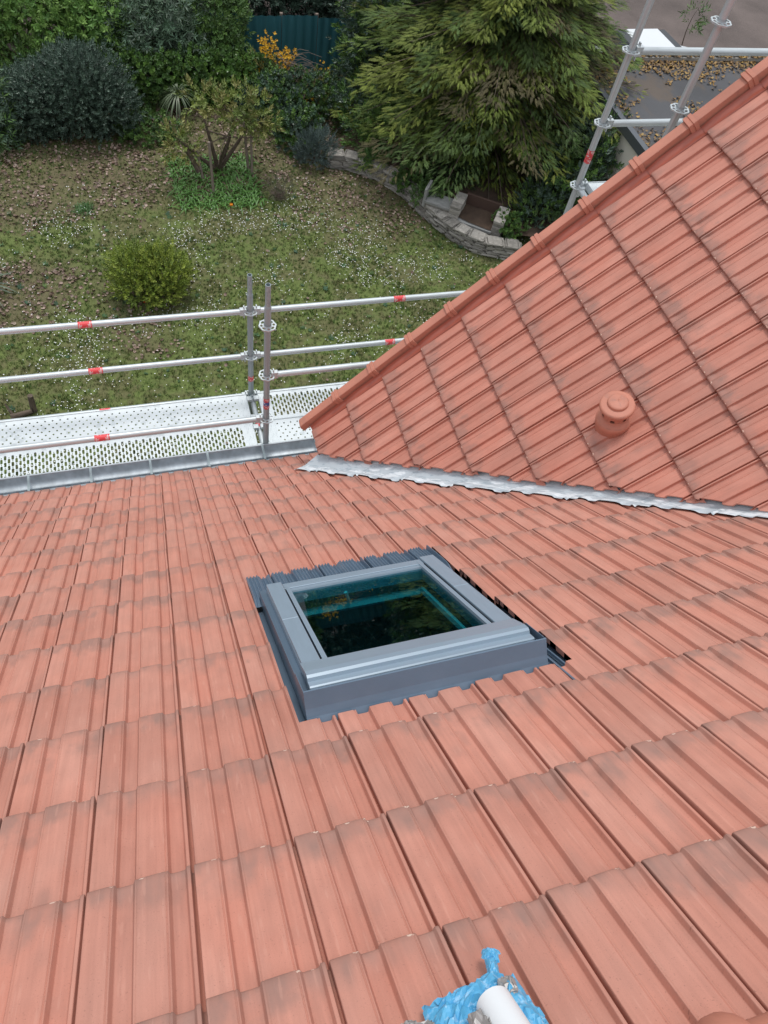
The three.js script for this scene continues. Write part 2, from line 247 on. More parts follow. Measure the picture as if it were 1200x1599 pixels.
// ---- eave gutter
const gutter = (() => {
  const pr = [[-0.048, -0.045], [-0.05, -0.1], [-0.075, -0.128], [-0.12, -0.135], [-0.155, -0.12], [-0.168, -0.09], [-0.17, -0.048], [-0.178, -0.042], [-0.186, -0.048]];
  const g = grid(1, pr.length - 1, (u, v) => { const [z, y] = pr[Math.round(v * (pr.length - 1))]; return [lerp(X0, X1, u), y, z]; }, (u, v) => [u * 20, v]);
  const bead = rod(V(X0, -0.047, -0.18), V(X1, -0.047, -0.18), 0.0085, 0.0085, 10);
  const apron = grid(200, 2, (u, v) => { const x = lerp(X0, 4, u); return [x, lerp(-0.026, -0.07, v) + 0.002 * Math.sin(x * 30), lerp(0.01, -0.052, v)]; }, (u, v) => [u * 20, v]);
  const m = inHouse(mesh('gutter', merge([g, bead, apron]), M.gutter, house)); tag(m, 'grey zinc gutter along the eave with flat crossing brackets');
  for (let k = -5; k < 16; k++) { const x = -0.072 + k * 0.457; const b = mesh('gutter_bracket', merge([box(x - 0.009, x + 0.009, -0.043, -0.039, -0.19, -0.03), box(x - 0.009, x + 0.009, -0.075, -0.039, -0.191, -0.188)]), M.galvDull, m, false); }
  return m;
})();

// ---- wing roof
const wingBasis = new THREE.Matrix4().makeBasis(V(0, 0, -1), V(-sW, cW, 0), V(cW, sW, 0)).setPosition(-sW * WC, cW * WC, 0);
const toWing = (z, n, s) => V(-z, n, s).applyMatrix4(wingBasis);
const WT = 0.2188, WZ = 0.36, WS = 1.175, WL = 0.3575, WRIDGE = WS + 12 * WL;
const wingCutZ = (x) => 0.391 + 1.172 * (x - 1.135);
// clip plane of the valley edge in wing coordinates: points with z < wingCutZ(x) stay
const vN = (() => { // plane through world line, vertical: 0.391 + 1.185 (x - 1.135) - z > 0
  const nW = V(1.172, 0, -1), c = 0.391 - 1.172 * 1.135, inv = wingBasis.clone();
  const o = V(0, 0, 0).applyMatrix4(wingBasis), ex = V(1, 0, 0).transformDirection(inv), ey = V(0, 1, 0).transformDirection(inv), ez = V(0, 0, 1).transformDirection(inv);
  return [nW.dot(ex), nW.dot(ey), nW.dot(ez), nW.dot(o) + c];
})();
const wingRoof = inHouse(mesh('wing_roof', clipGeo(box(-4.6, -0.16, -0.17, -0.08, WS + 0.03, WRIDGE), [[vN[0], vN[1], vN[2], vN[3] - 0.03]], [0, -1, 0], 0), M.underlay, house));
wingRoof.position.set(-sW * WC, cW * WC, 0).sub(house.position); wingRoof.quaternion.setFromRotationMatrix(wingBasis);
tag(wingRoof, 'steeper wing roof slope of terracotta tiles with a verge of capping tiles');
const spareW = []; let wingKept = 0; reseed(991);
for (let i = 0; i < 12; i++) for (let j = -1; j < 18; j++) {
  const s = WS + i * WL, z1 = WZ + (j + 1) * WT, u0 = -z1; // tile spans u0 .. u0 + WT
  const k = Math.floor(rnd() * NV * NR); const m4 = jit(u0, 0, s, WT / TW);
  const D = (a, b) => vN[0] * a + vN[2] * b + vN[3];
  const ds = [D(u0, s), D(u0 + WT, s), D(u0, s + WL), D(u0 + WT, s + WL)];
  if (Math.max(...ds) < 0) continue;
  let geo = TILES[k];
  const cuts = [];
  if (Math.min(...ds) < 0.03) { const e = rr(-0.006, 0.006); cuts.push([vN[0] * WT / TW, vN[1], vN[2], vN[3] + vN[0] * u0 + vN[2] * s + e]); }
  if (j === -1) cuts.push([-1, 0, 0, (-0.192 - u0) * TW / WT]);
  if (cuts.length) geo = clipGeo(geo, cuts, [0, -1, 0], 0.02);
  const keep = inView(toWing(z1 - WT / 2, 0, s + WL / 2), 70); if (keep) wingKept++;
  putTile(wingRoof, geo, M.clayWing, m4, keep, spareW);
}
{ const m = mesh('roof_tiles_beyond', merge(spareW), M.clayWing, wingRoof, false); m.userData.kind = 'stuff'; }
// verge: capping tiles with a lip at each course, and the glazed channel inside them
function vergeTile(len, lip, nose) {
  const pr = [[-0.050, -0.15], [-0.050, 0.028], [-0.052, 0.033], [-0.058, 0.035], [-0.09, 0.037], [-0.116, 0.039], [-0.1215, 0.037], [-0.124, 0.031], [-0.128, -0.02]];
  const st = [[-0.006, -0.006], [0, 0], [len + 0.02, -0.004]];
  const a = grid(st.length - 1, pr.length - 1, (u, v) => { const [s, d] = st[Math.round(u * (st.length - 1))], [x, y] = pr[Math.round(v * (pr.length - 1))]; return [x, y + d, s]; }, (u, v) => [u, v * 0.4]);
  const list = [a];
  if (lip) { const q = (k) => pr.map(([x, y]) => [x + (x > -0.095 ? 0.006 : -0.007) * k, y + 0.008 * k]); const rings = [[-0.02, 0.1], [-0.018, 1.3], [0.002, 1.35], [0.004, 0.75], [0.010, 0.75], [0.012, 1.35], [0.034, 1.3], [0.036, 0.1]];
    list.push(grid(rings.length - 1, pr.length - 1, (u, v) => { const [s, k] = rings[Math.round(u * (rings.length - 1))], [x, y] = q(k)[Math.round(v * (pr.length - 1))]; return [x, Math.max(y, -0.03), s]; }, (u, v) => [u * 0.1, v * 0.4])); }
  if (nose) list.push(grid(6, pr.length - 1, (u, v) => { const [x, y] = pr[Math.round(v * (pr.length - 1))], t = u * Math.PI / 2, yy = y < -0.1 ? -0.09 : y; return [lerp(x, -0.09, 0.25 * (1 - Math.cos(t))), yy - 0.035 * (1 - Math.cos(t)), -0.03 * Math.sin(t)]; }, (u, v) => [u * 0.2, v * 0.4]));
  return toCreasedNormals(merge(list), 0.5);
}
{ const gFirst = vergeTile(WL, false, true), g = vergeTile(WL, true, false);
  const chan = (() => { const pr = [[-0.136, 0.0], [-0.142, -0.014], [-0.155, -0.022], [-0.178, -0.024], [-0.19, -0.016], [-0.196, -0.005], [-0.2, -0.02]]; return grid(5, pr.length - 1, (u, v) => { const [x, y] = pr[Math.round(v * (pr.length - 1))]; const d = [-0.006, 0.0, 0.002, 0, -0.003, -0.012][Math.round(u * 5)]; return [x, y + d, lerp(0, WL + 0.02, u)]; }, (u, v) => [u * 0.5, v * 0.2]); })();
  for (let k = 0; k < 12; k++) { const s = WS + k * WL - 0.045;
    const m = mesh('verge_tile', k ? g : gFirst, M.clayPlain, wingRoof, false); m.position.set(0, 0, s);
    const c = mesh('verge_channel', chan, M.clayRed, wingRoof, false); c.position.set(0, 0, s + 0.04); } }
// other slope of the wing, ridge, gable
inHouse(mesh('wing_back_roof', (() => { const a = toWing(0.08, 0, WRIDGE), len = WRIDGE - WS - 0.2; return grid(1, 1, (u, v) => [a.x + v * len * cW, a.y - v * len * sW, lerp(0.08, 5, u)]); })(), M.clayPlain, house));
{ const a = toWing(0, 0, WRIDGE), g = ridgeTile().applyMatrix4(new THREE.Matrix4().makeRotationY(-Math.PI / 2)); for (let k = 0; k < 11; k++) { const m = new THREE.Mesh(g, M.clayPlain); m.name = 'ridge_tile'; m.castShadow = m.receiveShadow = true; m.position.set(a.x, a.y + 0.02, 0.1 + k * 0.4).sub(house.position); house.add(m); } }
// walls
{ const fw = inHouse(mesh('front_wall', box(X0 + 0.3, X1 - 0.3, G, 0.12, 0.34, 0.6), M.plaster, house));
  inHouse(mesh('back_wall', box(X0 + 0.3, X1 - 0.3, G, 0.1, 7.4, 7.66), M.plaster, house));
  for (const [xa, xb] of [[X0 + 0.3, X0 + 0.55], [X1 - 0.55, X1 - 0.3]]) { const g = extrudeAlong([[0.6, G], [7.4, G], [7.4, 0.3], [RIDGE_Z, RIDGE_Y - 0.25], [0.6, 0.3]], xb - xa).translate(xa, 0, 0); inHouse(mesh('side_wall', g, M.plaster, house)); }
  const a = toWing(0, -0.2, WS + 0.25), b = toWing(0, -0.22, WRIDGE); const sh = new THREE.Shape([new THREE.Vector2(a.x, 0.12), new THREE.Vector2(2 * b.x - a.x, 0.12), new THREE.Vector2(2 * b.x - a.x, a.y), new THREE.Vector2(b.x, b.y), new THREE.Vector2(a.x, a.y)]);
  inHouse(mesh('gable_wall', new THREE.ExtrudeGeometry(sh, { depth: 0.2, bevelEnabled: false }).translate(0, 0, 0.345), M.plaster, house)); }

// ---- zinc valley flashing, dressed down over the tiles
{ const N = 420, Mv = 10;
  const lowZ = (x) => 0.411 + 1.106 * (x - 0.97);
  const g = grid(N, Mv, (u, v) => {
    const x0 = lerp(0.97, 4.3, u), z0 = lowZ(x0) + 0.006 * Math.sin(x0 * 23) * (1 - v) + 0.012 * (fbm(x0 * 5, 2) - 0.5);
    const x2 = lerp(1.19, 4.42, u), z2 = wingCutZ(x2) - 0.09; // under the wing tiles
    const p2 = V(x2, 0, z2); p2.y = (WC + sW * x2) / cW - 0.085;
    const h0 = 0.6 * roofHeight(x0, z0 / cP) - 0.004, p0 = toWorldMain(x0, h0 + 0.014, z0 / cP);
    const xm = lerp(x0, x2, 0.42), zm = lerp(z0, z2, 0.42), pm = toWorldMain(xm, lerp(h0, 0.004, 0.7) + 0.012 + 0.0025 * (fbm(xm * 12, zm * 12) - 0.5), zm / cP);
    const a = p0.lerp(pm, clamp(v / 0.5)), b = pm.clone().lerp(p2, clamp((v - 0.5) / 0.5));
    const q = v < 0.5 ? a : b; q.y += 0.0015 * (fbm(q.x * 20, q.z * 20) - 0.5) * (v > 0.05 ? 1 : 0);
    return [q.x, q.y, q.z];
  }, (u, v) => [u * 6, v * 0.5]);
  const m = inHouse(mesh('valley_flashing', g, M.zinc, house)); tag(m, 'pale crinkled zinc flashing in the valley between the two tiled slopes'); }

// ---- skylight (coordinates of the main roof: x, out of the roof, up the slope)
{ const sk = new THREE.Group(); sk.name = 'skylight'; house.add(sk); sk.position.copy(house.position).negate(); sk.quaternion.setFromRotationMatrix(mainBasis);
  tag(sk, 'grey framed skylight window with tinted pane set into the main roof');
  const part = (n, g, m) => mesh(n, g, m, sk, false);
  const prism = (poly, x0, x1) => extrudeAlong(poly.map(([s, n]) => [s, n]), x1 - x0).translate(x0, 0, 0);
  // fixed frame (kerb) and lining of the shaft
  part('frame', merge([box(0.384, 0.404, -0.1, 0.055, 3.17, 4.10), box(1.098, 1.118, -0.1, 0.055, 3.17, 4.10), box(0.404, 1.098, -0.1, 0.045, 3.17, 3.19), box(0.404, 1.098, -0.1, 0.05, 4.07, 4.098)]), M.frameGrey);
  part('shaft_lining', merge([box(0.392, 0.402, -1.3, -0.1, 3.1, 4.1), box(1.098, 1.11, -1.3, -0.1, 3.1, 4.1), box(0.402, 1.098, -1.3, -0.1, 3.1, 3.112), box(0.402, 1.098, -1.3, -0.1, 4.088, 4.1), box(0.39, 1.11, -1.32, -1.301, 3.1, 4.1)]), M.lining);
  // sash: inner rails carrying the pane
  part('sash', merge([box(0.456, 0.473, 0.0, 0.061, 3.19, 3.95), box(1.035, 1.052, 0.0, 0.061, 3.19, 3.95), box(0.473, 1.035, 0.0, 0.056, 3.226, 3.252), box(0.473, 1.035, 0.0, 0.054, 3.945, 3.965)]), M.frameGrey);
  part('inner_sash', merge([box(0.44, 0.471, -0.09, 0.0, 3.2, 4.0), box(1.037, 1.066, -0.09, 0.0, 3.2, 4.0), box(0.471, 1.037, -0.03, 0.0, 3.2, 3.258), box(0.471, 1.037, -0.09, 0.0, 3.95, 4.0)]), M.lining);
  part('inner_frame', merge([box(0.473, 1.035, -0.066, -0.031, 3.2, 3.25), box(1.024, 1.0365, -0.058, -0.034, 3.25, 3.95), box(0.4715, 0.482, -0.062, -0.028, 3.25, 3.95)]), M.whitePaint);
  part('handle', rod(V(0.69, 0.02, 3.285), V(0.705, -0.03, 3.262), 0.007, 0.007, 10), M.whitePaint);
  part('pane', box(0.473, 1.035, 0.044, 0.048, 3.252, 3.945), M.pane);
  // cover profiles
  for (const [a, b] of [[0.386, 0.448], [1.060, 1.124]]) { part('side_cover', box(a, b, 0.0555, 0.068, 3.158, 3.555, 0.003), M.frameGrey); part('side_cover', box(a, b, 0.0548, 0.0673, 3.5565, 3.95, 0.003), M.frameGrey); }
  part('bottom_cover', box(0.450, 1.058, 0.046, 0.060, 3.165, 3.224, 0.003), M.frameGrey);
  part('hood', prism([[3.932, 0.056], [3.934, 0.070], [4.02, 0.083], [4.045, 0.082], [4.053, 0.075], [4.055, 0.064], [4.083, 0.063], [4.087, 0.059], [4.089, 0.02], [4.03, 0.02], [4.02, 0.056]], 0.380, 1.124), M.frameGrey);
  // flashing: side gutters, head piece, pleated apron
  const head = prism([[4.112, 0.068], [4.116, 0.0695], [4.1195, 0.068], [4.122, 0.012], [4.127, -0.014], [4.139, -0.046], [4.30, -0.066], [4.30, -0.069], [4.135, -0.050], [4.1235, -0.014], [4.1185, 0.012]], 0.354, 1.149);
  part('head_flashing', merge([head, box(0.354, 0.3565, -0.03, 0.068, 3.98, 4.116), box(1.1465, 1.149, -0.03, 0.068, 3.98, 4.116)]), M.flash);
  part('side_flashing', merge([box(0.27, 0.3605, -0.055, -0.052, 3.06, 4.30), prism([[3.12, -0.041], [3.12, 0.032], [4.11, 0.042], [4.11, -0.041]], 0.358, 0.3605), box(0.3605, 0.384, 0.026, 0.029, 3.12, 4.08)]), M.flash);
  part('side_flashing', merge([box(1.143, 1.31, -0.055, -0.052, 3.06, 4.30), prism([[3.12, -0.041], [3.12, 0.032], [4.11, 0.042], [4.11, -0.041]], 1.1425, 1.145), box(1.18, 1.186, -0.043, -0.030, 3.08, 4.3), box(1.21, 1.216, -0.043, -0.032, 3.08, 4.3)]), M.flash);
  part('apron', grid(760, 14, (u, v) => { const x = lerp(0.331, 1.212, u), s0 = 2.848 + 0.008 * Math.sin(x * 57), s = lerp(s0, 3.168, v); const t = sstep(0.35, 1, v);
    const h = Math.max(-0.018, profAt(x / TW)), base = lerp(h + 0.004, -0.004, t * 0.75) + (x > 0.37 && x < 1.13 ? 0.03 * sstep(0.75, 1, v) : -0.02 * sstep(0.8, 1, v)); return [x, base + 0.0042 * Math.sin(x * 2 * Math.PI / 0.0145) * (1 - 0.85 * sstep(0.85, 1, v)), s]; }), M.flash);
}

// ---- clay ventilation cowl on the wing slope
{ const b = toWing(1.50, -0.03, 3.145); const vent = new THREE.Group(); vent.name = 'roof_vent'; house.add(vent); vent.position.copy(b).sub(house.position); vent.rotation.z = 0.27; vent.scale.setScalar(0.9);
  tag(vent, 'round terracotta ventilation cowl with slots and stepped cap');
  const L2 = (pts, n = 40) => new THREE.LatheGeometry(pts.map(([r, y]) => new THREE.Vector2(r, y)), n);
  const base = L2([[0.079, 0.092], [0.083, 0.08], [0.093, 0.07], [0.105, 0.06], [0.1115, 0.048], [0.113, 0.03], [0.110, 0.012], [0.107, -0.1], [0.09, -0.1], [0.07, 0.092]]);
  mesh('base', base, M.clayPlain, vent, false);
  const inner = L2([[0.058, 0.0], [0.058, 0.2]], 24); mesh('core', inner, M.underlay, vent, false);
  for (let k = 0; k < 6; k++) { const a0 = k * Math.PI / 3 + 0.55, w = 0.70; const g = grid(6, 1, (u, v) => { const a = a0 + w * u; return [Math.sin(a) * 0.078, lerp(0.08, 0.152, v), Math.cos(a) * 0.078]; }); const gi = grid(6, 1, (u, v) => { const a = a0 + w * u; return [Math.sin(a) * 0.062, lerp(0.08, 0.152, v), Math.cos(a) * 0.062]; }); const sd = [0, 1].map((e) => grid(1, 1, (u, v) => { const a = a0 + w * e, r = lerp(0.062, 0.078, u); return [Math.sin(a) * r, lerp(0.08, 0.152, v), Math.cos(a) * r]; })); mesh('pillar', merge([g, gi, ...sd]), M.clayPlain, vent, false); }
  mesh('ring', L2([[0.06, 0.116], [0.0805, 0.116], [0.081, 0.119], [0.0815, 0.16], [0.06, 0.16]]), M.clayPlain, vent, false);
  mesh('cap', L2([[0.02, 0.156], [0.09, 0.156], [0.101, 0.160], [0.107, 0.168], [0.108, 0.178], [0.104, 0.187], [0.095, 0.193], [0.066, 0.199], [0.064, 0.2], [0.0635, 0.211], [0.060, 0.217], [0.05, 0.2205], [0.02, 0.2275], [0.006, 0.230], [0.002, 0.2345], [0, 0.236]]), M.clayPlain, vent, false);
}
console.log('tiles kept', mainKept, wingKept);

// ================================================================ SCAFFOLDING along the eave
const SX = 0.8804, SZ = -0.209, SD = 0.70, BAY = 2.57, H0 = 2.7685; // first post, inner row, depth, bay length, reference node level (nodes every 0.5 m)
const lev = (k) => H0 - 0.5 * k;
const scaf = thing('scaffolding', 'galvanised steel scaffolding with guard rails and perforated decks along the eave', 'scaffolding', [SX, G, SZ - SD / 2]);
const RT = 0.02415;
const rosetteGeo = (() => { const sh = new THREE.Shape(); for (let k = 0; k <= 64; k++) { const a = k / 64 * Math.PI * 2, r = 0.061 + 0.0022 * Math.cos(a * 8); k ? sh.lineTo(Math.cos(a) * r, Math.sin(a) * r) : sh.moveTo(Math.cos(a) * r, Math.sin(a) * r); }
  for (let k = 0; k < 8; k++) { const a = k * Math.PI / 4, big = k % 2 === 0, h = new THREE.Path(); h.absellipse(Math.cos(a) * 0.043, Math.sin(a) * 0.043, 0.0095, big ? 0.011 : 0.0155, 0, Math.PI * 2, false, a); sh.holes.push(h); }
  return new THREE.ExtrudeGeometry(sh, { depth: 0.009, bevelEnabled: false, curveSegments: 8 }).rotateX(-Math.PI / 2).translate(0, -0.0045, 0); })();
const collar = new THREE.CylinderGeometry(0.0285, 0.0285, 0.03, 18, 1, true);
function post(x, z, top, kTop, mat, tapes = []) {
  const y1 = top - 0.19; // tube ends, a thinner spigot goes on
  const body = rod(V(x, G + 0.05, z), V(x, y1, z), RT, RT, 20), sp = rod(V(x, y1 - 0.02, z), V(x, top, z), 0.019, 0.019, 18, true), spi = rod(V(x, y1 - 0.02, z), V(x, top, z), 0.0155, 0.0155, 18, true);
  const ring = new THREE.RingGeometry(0.0155, 0.019, 18).rotateX(-Math.PI / 2).translate(x, top, z), sh = rod(V(x, y1 - 0.004, z), V(x, y1 + 0.012, z), RT + 0.001, 0.02, 20);
  const foot = box(x - 0.075, x + 0.075, G, G + 0.05, z - 0.075, z + 0.075, 0.004);
  const m = mesh('post', merge([body, sp, spi, ring, sh, foot]), mat, scaf);
  for (let k = kTop; k < 16; k++) { if (lev(k) < G + 0.3) break; const r = mesh('rosette', merge([rosetteGeo.clone(), collar.clone()]).translate(x, lev(k), z), M.galv, m, false); }
  for (const [y, len, mt] of tapes) mesh('tape', new THREE.CylinderGeometry(RT + 0.0012, RT + 0.0012, len, 18, 1, true).translate(x, y, z), mt, m, false);
  return m;
}
const hole = (x, y, z) => rod(V(x, y, z + 0.01), V(x, y, z + 0.02), 0.006, 0.006, 10);
post(SX, SZ, lev(3) + 0.36, 3, M.galvDull, [[lev(5) + 0.19, 0.12, M.tapeTri]]);
post(SX, SZ - SD, lev(4) + 0.36, 4, M.galvDull, [[lev(5) - 0.27, 0.06, M.tapeRed]]);
post(SX - BAY, SZ, lev(3) + 0.36, 3, M.galvDull); post(SX - BAY, SZ - SD, lev(4) + 0.36, 4, M.galvDull);
post(SX + BAY, SZ - SD, lev(-3) + 0.3, -3, M.galv, [[lev(2) + 0.25, 0.1, M.tapeRed]]);
post(SX + BAY, SZ, lev(-3) + 0.3, -3, M.galv);
post(SX + 2 * BAY, SZ - SD, lev(-3) + 0.3, -3, M.galv); post(SX + 2 * BAY, SZ, lev(-3) + 0.3, -3, M.galv);
// ledgers and guard rails with wedge heads
function rail(x0, x1, y, z, tapes = [], mat = M.galv, r = RT) {
  const g = [rod(V(x0 + 0.075, y, z), V(x1 - 0.075, y, z), r, r, 18)];
  for (const [x, s] of [[x0, 1], [x1, -1]]) { g.push(box(Math.min(x + s * 0.03, x + s * 0.085), Math.max(x + s * 0.03, x + s * 0.085), y - 0.032, y + 0.032, z - 0.018, z + 0.018, 0.006)); g.push(box(x + s * 0.05 - 0.004, x + s * 0.05 + 0.004, y - 0.06, y + 0.055, z - 0.011, z + 0.011)); }
  const m = mesh('guard_rail', merge(g), mat, scaf);
  for (const [x, len] of tapes) mesh('tape', new THREE.CylinderGeometry(r + 0.0012, r + 0.0012, len, 18, 1, true).rotateZ(Math.PI / 2).translate(x, y, z), M.tapeRed, m, false);
}
const xOn = (px, py, y) => at(px, py, y).x, OZ = SZ - SD;
rail(SX - BAY, SX, lev(4), OZ, [[xOn(133, 506, lev(4)), 0.1]]); rail(SX - BAY, SX, lev(5), OZ, [[xOn(150, 579, lev(5)), 0.11]]); rail(SX - BAY, SX, lev(6), OZ, [[xOn(165, 643, lev(6)), 0.09]]);
rail(SX - BAY, SX, lev(5), SZ, [[xOn(160, 683, lev(5)), 0.11]]);
rail(SX, SX + BAY, lev(4), OZ, [[xOn(625, 470, lev(4)), 0.1]]); rail(SX, SX + BAY, lev(5), OZ, [[xOn(611, 540, lev(5)), 0.09]]); rail(SX, SX + BAY, lev(6), OZ);
rail(SX, SX + BAY, lev(4), SZ);
for (const k of [0, 1, 2]) rail(SX + BAY, SX + 2 * BAY, lev(k), OZ);
rail(SX + BAY, SX + 2 * BAY, lev(6), OZ);
function transom(x, y) { const g = [rod(V(x, y, SZ - 0.07), V(x, y, OZ + 0.07), RT, RT, 16), box(x - 0.018, x + 0.018, y - 0.03, y + 0.03, SZ - 0.085, SZ - 0.03, 0.006), box(x - 0.018, x + 0.018, y - 0.03, y + 0.03, OZ + 0.03, OZ + 0.085, 0.006), box(x - 0.011, x + 0.011, y - 0.06, y + 0.05, OZ + 0.045, OZ + 0.055)]; return mesh('transom', merge(g), M.galv, scaf); }
for (const b of [-1, 0, 1, 2]) transom(SX + b * BAY, lev(6));
transom(SX + BAY, lev(2)); transom(SX + 2 * BAY, lev(2));
// perforated steel decks
function deckGeo(kind, len) {
  const w = 0.315, cell = kind === 'slot' ? 0.0567 : 0.06, n = Math.floor((len - 0.16) / cell), used = n * cell, sh = new THREE.Shape([new THREE.Vector2(0, 0), new THREE.Vector2(cell, 0), new THREE.Vector2(cell, w), new THREE.Vector2(0, w)]);
  const el = (x, y, a, b) => { const h = new THREE.Path(); h.absellipse(x, y, a, b, 0, Math.PI * 2, true); sh.holes.push(h); };
  const slot = (x, y, a, b) => { const h = new THREE.Path(); h.moveTo(x - a, y - b); h.absarc(x, y + b, a, Math.PI, 0, true); h.absarc(x, y - b, a, 0, -Math.PI, true); sh.holes.push(h); };
  if (kind === 'slot') { const xa = cell * 0.25, xb = cell * 0.75; for (const y of [0.055, 0.123, 0.191, 0.259]) { slot(xa, y, 0.0095, 0.014); } for (const y of [0.089, 0.157, 0.225]) { slot(xb, y, 0.0095, 0.014); } for (const y of [0.089, 0.157, 0.225]) el(xa, y, 0.0048, 0.0048); for (const y of [0.055, 0.123, 0.191, 0.259]) el(xb, y, 0.0048, 0.0048); }
  else { for (const y of [0.045, 0.12, 0.195, 0.27]) el(cell * 0.25, y, 0.0075, 0.0075); for (const y of [0.0825, 0.1575, 0.2325]) el(cell * 0.75, y, 0.0075, 0.0075); }
  const c = new THREE.ShapeGeometry(sh, 6), list = [];
  for (let k = 0; k < n; k++) list.push(c.clone().translate(k * cell + (len - used) / 2, 0, 0));
  const plate = mergeGeometries(list).rotateX(Math.PI / 2).translate(0, 0, 0), u = plate.attributes.uv; for (let i = 0; i < u.count; i++) u.setXY(i, plate.attributes.position.getX(i) * 0.8, plate.attributes.position.getZ(i) * 0.8);
  const nn = plate.attributes.normal; for (let i = 0; i < nn.count; i++) nn.setXYZ(i, 0, 1, 0);
  const ix = plate.index; for (let i = 0; i < ix.count; i += 3) { const t = ix.getX(i); ix.setX(i, ix.getX(i + 1)); ix.setX(i + 1, t); }
  const e = (len - used) / 2;
  return merge([plate, box(0, e, -0.003, 0, 0, w), box(len - e, len, -0.003, 0, 0, w), box(0, len, -0.06, 0.007, -0.006, 0, 0.002), box(0, len, -0.06, 0.007, w, w + 0.006, 0.002), box(-0.003, 0, -0.05, 0.004, 0, w), box(len, len + 0.003, -0.05, 0.004, 0, w)]);
}
const DK = lev(6) + 0.045, dl = BAY - 0.11, gs = deckGeo('slot', dl), gd = deckGeo('dot', dl);
const hooks = (x, s, z) => merge([0.05, 0.265].map((q) => box(Math.min(x, x + s * 0.05), Math.max(x, x + s * 0.05), -0.02, 0.012, z + q - 0.025, z + q + 0.025, 0.006)));
for (const [b, z, g] of [[-1, OZ + 0.035, gd], [-1, OZ + 0.362, gs], [0, OZ + 0.035, gs], [0, OZ + 0.362, gd], [1, OZ + 0.035, gd], [1, OZ + 0.362, gs], [-2, OZ + 0.035, gs], [-2, OZ + 0.362, gd]]) {
  const d = mesh('deck_plank', g, M.deck, scaf); d.position.add(V(SX + b * BAY + 0.055, DK, z));
  mesh('hook', merge([hooks(0.002, -1, 0), hooks(dl - 0.002, 1, 0)]), M.galv, d, false);
}
{ const d = mesh('deck_plank', gs, M.deck, scaf); d.position.add(V(SX + BAY + 0.055, lev(2) + 0.045, OZ + 0.035)); }
{ const t = mesh('tape', new THREE.CylinderGeometry(RT + 0.002, RT + 0.002, 0.05, 16, 1, true).rotateX(Math.PI / 2).translate(SX, lev(6), SZ - 0.33), M.tapeRed, scaf.children.filter((c) => c.name === 'transom')[1], false); t.position.copy(V(0, 0, 0)); }

// ================================================================ GARDEN
const gp = (px, py, h = 0) => at(px, py, G + h);           // point of the garden (or h metres above it) under a pixel
const matLeaf = (name, o = {}) => std(name, { color: 0xffffff, roughness: 0.55, ...o });
matLeaf('leaf'); matLeaf('leafGloss', { roughness: 0.35 }); matLeaf('needle', { roughness: 0.75 });
std('bark', { map: colorTex(128, 128, (u, v, c) => { const b = 0.7 + 0.9 * (fbm(u * 20, v * 4, 4) - 0.5); c[0] = 0.16 * b; c[1] = 0.12 * b; c[2] = 0.09 * b; }), roughness: 0.95 });
std('twig', { color: lin(0.24, 0.19, 0.16), roughness: 0.95 });
// ---- ground sheets
const litter = (x, z) => { // share of fallen leaves and bare earth against moss and grass
  const n = fbm(x * 0.55 + 4, z * 0.8 + 1, 4) - 0.5; let w = 0.92 * sstep(-10.3, -11.3, z + 2.2 * n + 0.10 * (x - 2));
  w = Math.max(w, sstep(3.2, 5.2, x + 3 * n) * sstep(-9.0, -10.2, z + 1.4 * n) * 0.85);
  w = Math.max(w, sstep(1.7, 0.8, Math.hypot(x - gp(10, 470).x, (z - gp(10, 470).z) * 1.3) + 1.2 * n) * 0.9);
  w = Math.max(w, sstep(1.25, 0.7, Math.hypot(x - gp(215, 480).x, z - gp(215, 480).z) + 1.2 * n) * 0.6);
  return clamp(w);
};
const LX0 = -8, LX1 = 13, LZ0 = -17, LZ1 = 1;
const lawnMap = colorTex(2048, 1756, (u, v, c) => {
  const x = lerp(LX0, LX1, u), z = lerp(LZ0, LZ1, v), w = litter(x, z);
  const a = fbm(x * 1.3, z * 1.3, 3), b = fbm(x * 7, z * 7, 3), d = fbm(x * 28, z * 28, 3), e = hash(Math.floor(x * 97), Math.floor(z * 97));
  const moss = sstep(0.36, 0.64, 0.5 * a + 0.5 * b);
  let r = lerp(0.118, 0.115, moss), g = lerp(0.116, 0.150, moss), bl = lerp(0.047, 0.039, moss); const k = 0.55 + 0.55 * d + 0.35 * e; r *= k; g *= k; bl *= k;
  const k2 = 0.5 + 0.7 * d + 0.3 * e; const w2 = 0.85 * w * (0.5 + 0.45 * sstep(0.4, 0.6, b)); r = lerp(r, 0.125 * k2, w2); g = lerp(g, 0.092 * k2, w2); bl = lerp(bl, 0.058 * k2, w2);
  c[0] = r; c[1] = g; c[2] = bl;
}, THREE.ClampToEdgeWrapping);
const sheet = (x0, x1, z0, z1, y, n = 1, f = () => 0, uvS = 0) => grid(n, n, (u, v) => { const x = lerp(x0, x1, u), z = lerp(z0, z1, v); return [x, y + f(x, z), z]; }, (u, v) => uvS ? [lerp(x0, x1, u) * uvS, lerp(z0, z1, v) * uvS] : [u, v]);
std('lawn', { map: lawnMap, roughness: 0.95 });
std('gravel', { map: colorTex(1024, 1024, (u, v, c) => { const b = 0.75 + 0.5 * (fbm(u * 9, v * 9, 5) - 0.5) + 0.5 * (hash(Math.floor(u * 1024), Math.floor(v * 1024)) - 0.5); c[0] = 0.165 * b; c[1] = 0.13 * b; c[2] = 0.118 * b; }), roughness: 0.95 });
struct('ground', sheet(-120, 120, -140, 60, G - 0.012, 1, () => 0, 0.12), M.gravel);
struct('lawn', sheet(LX0, LX1, LZ0, LZ1, G, 90, (x, z) => 0.03 * (fbm(x * 2, z * 2, 3) - 0.5)), M.lawn);

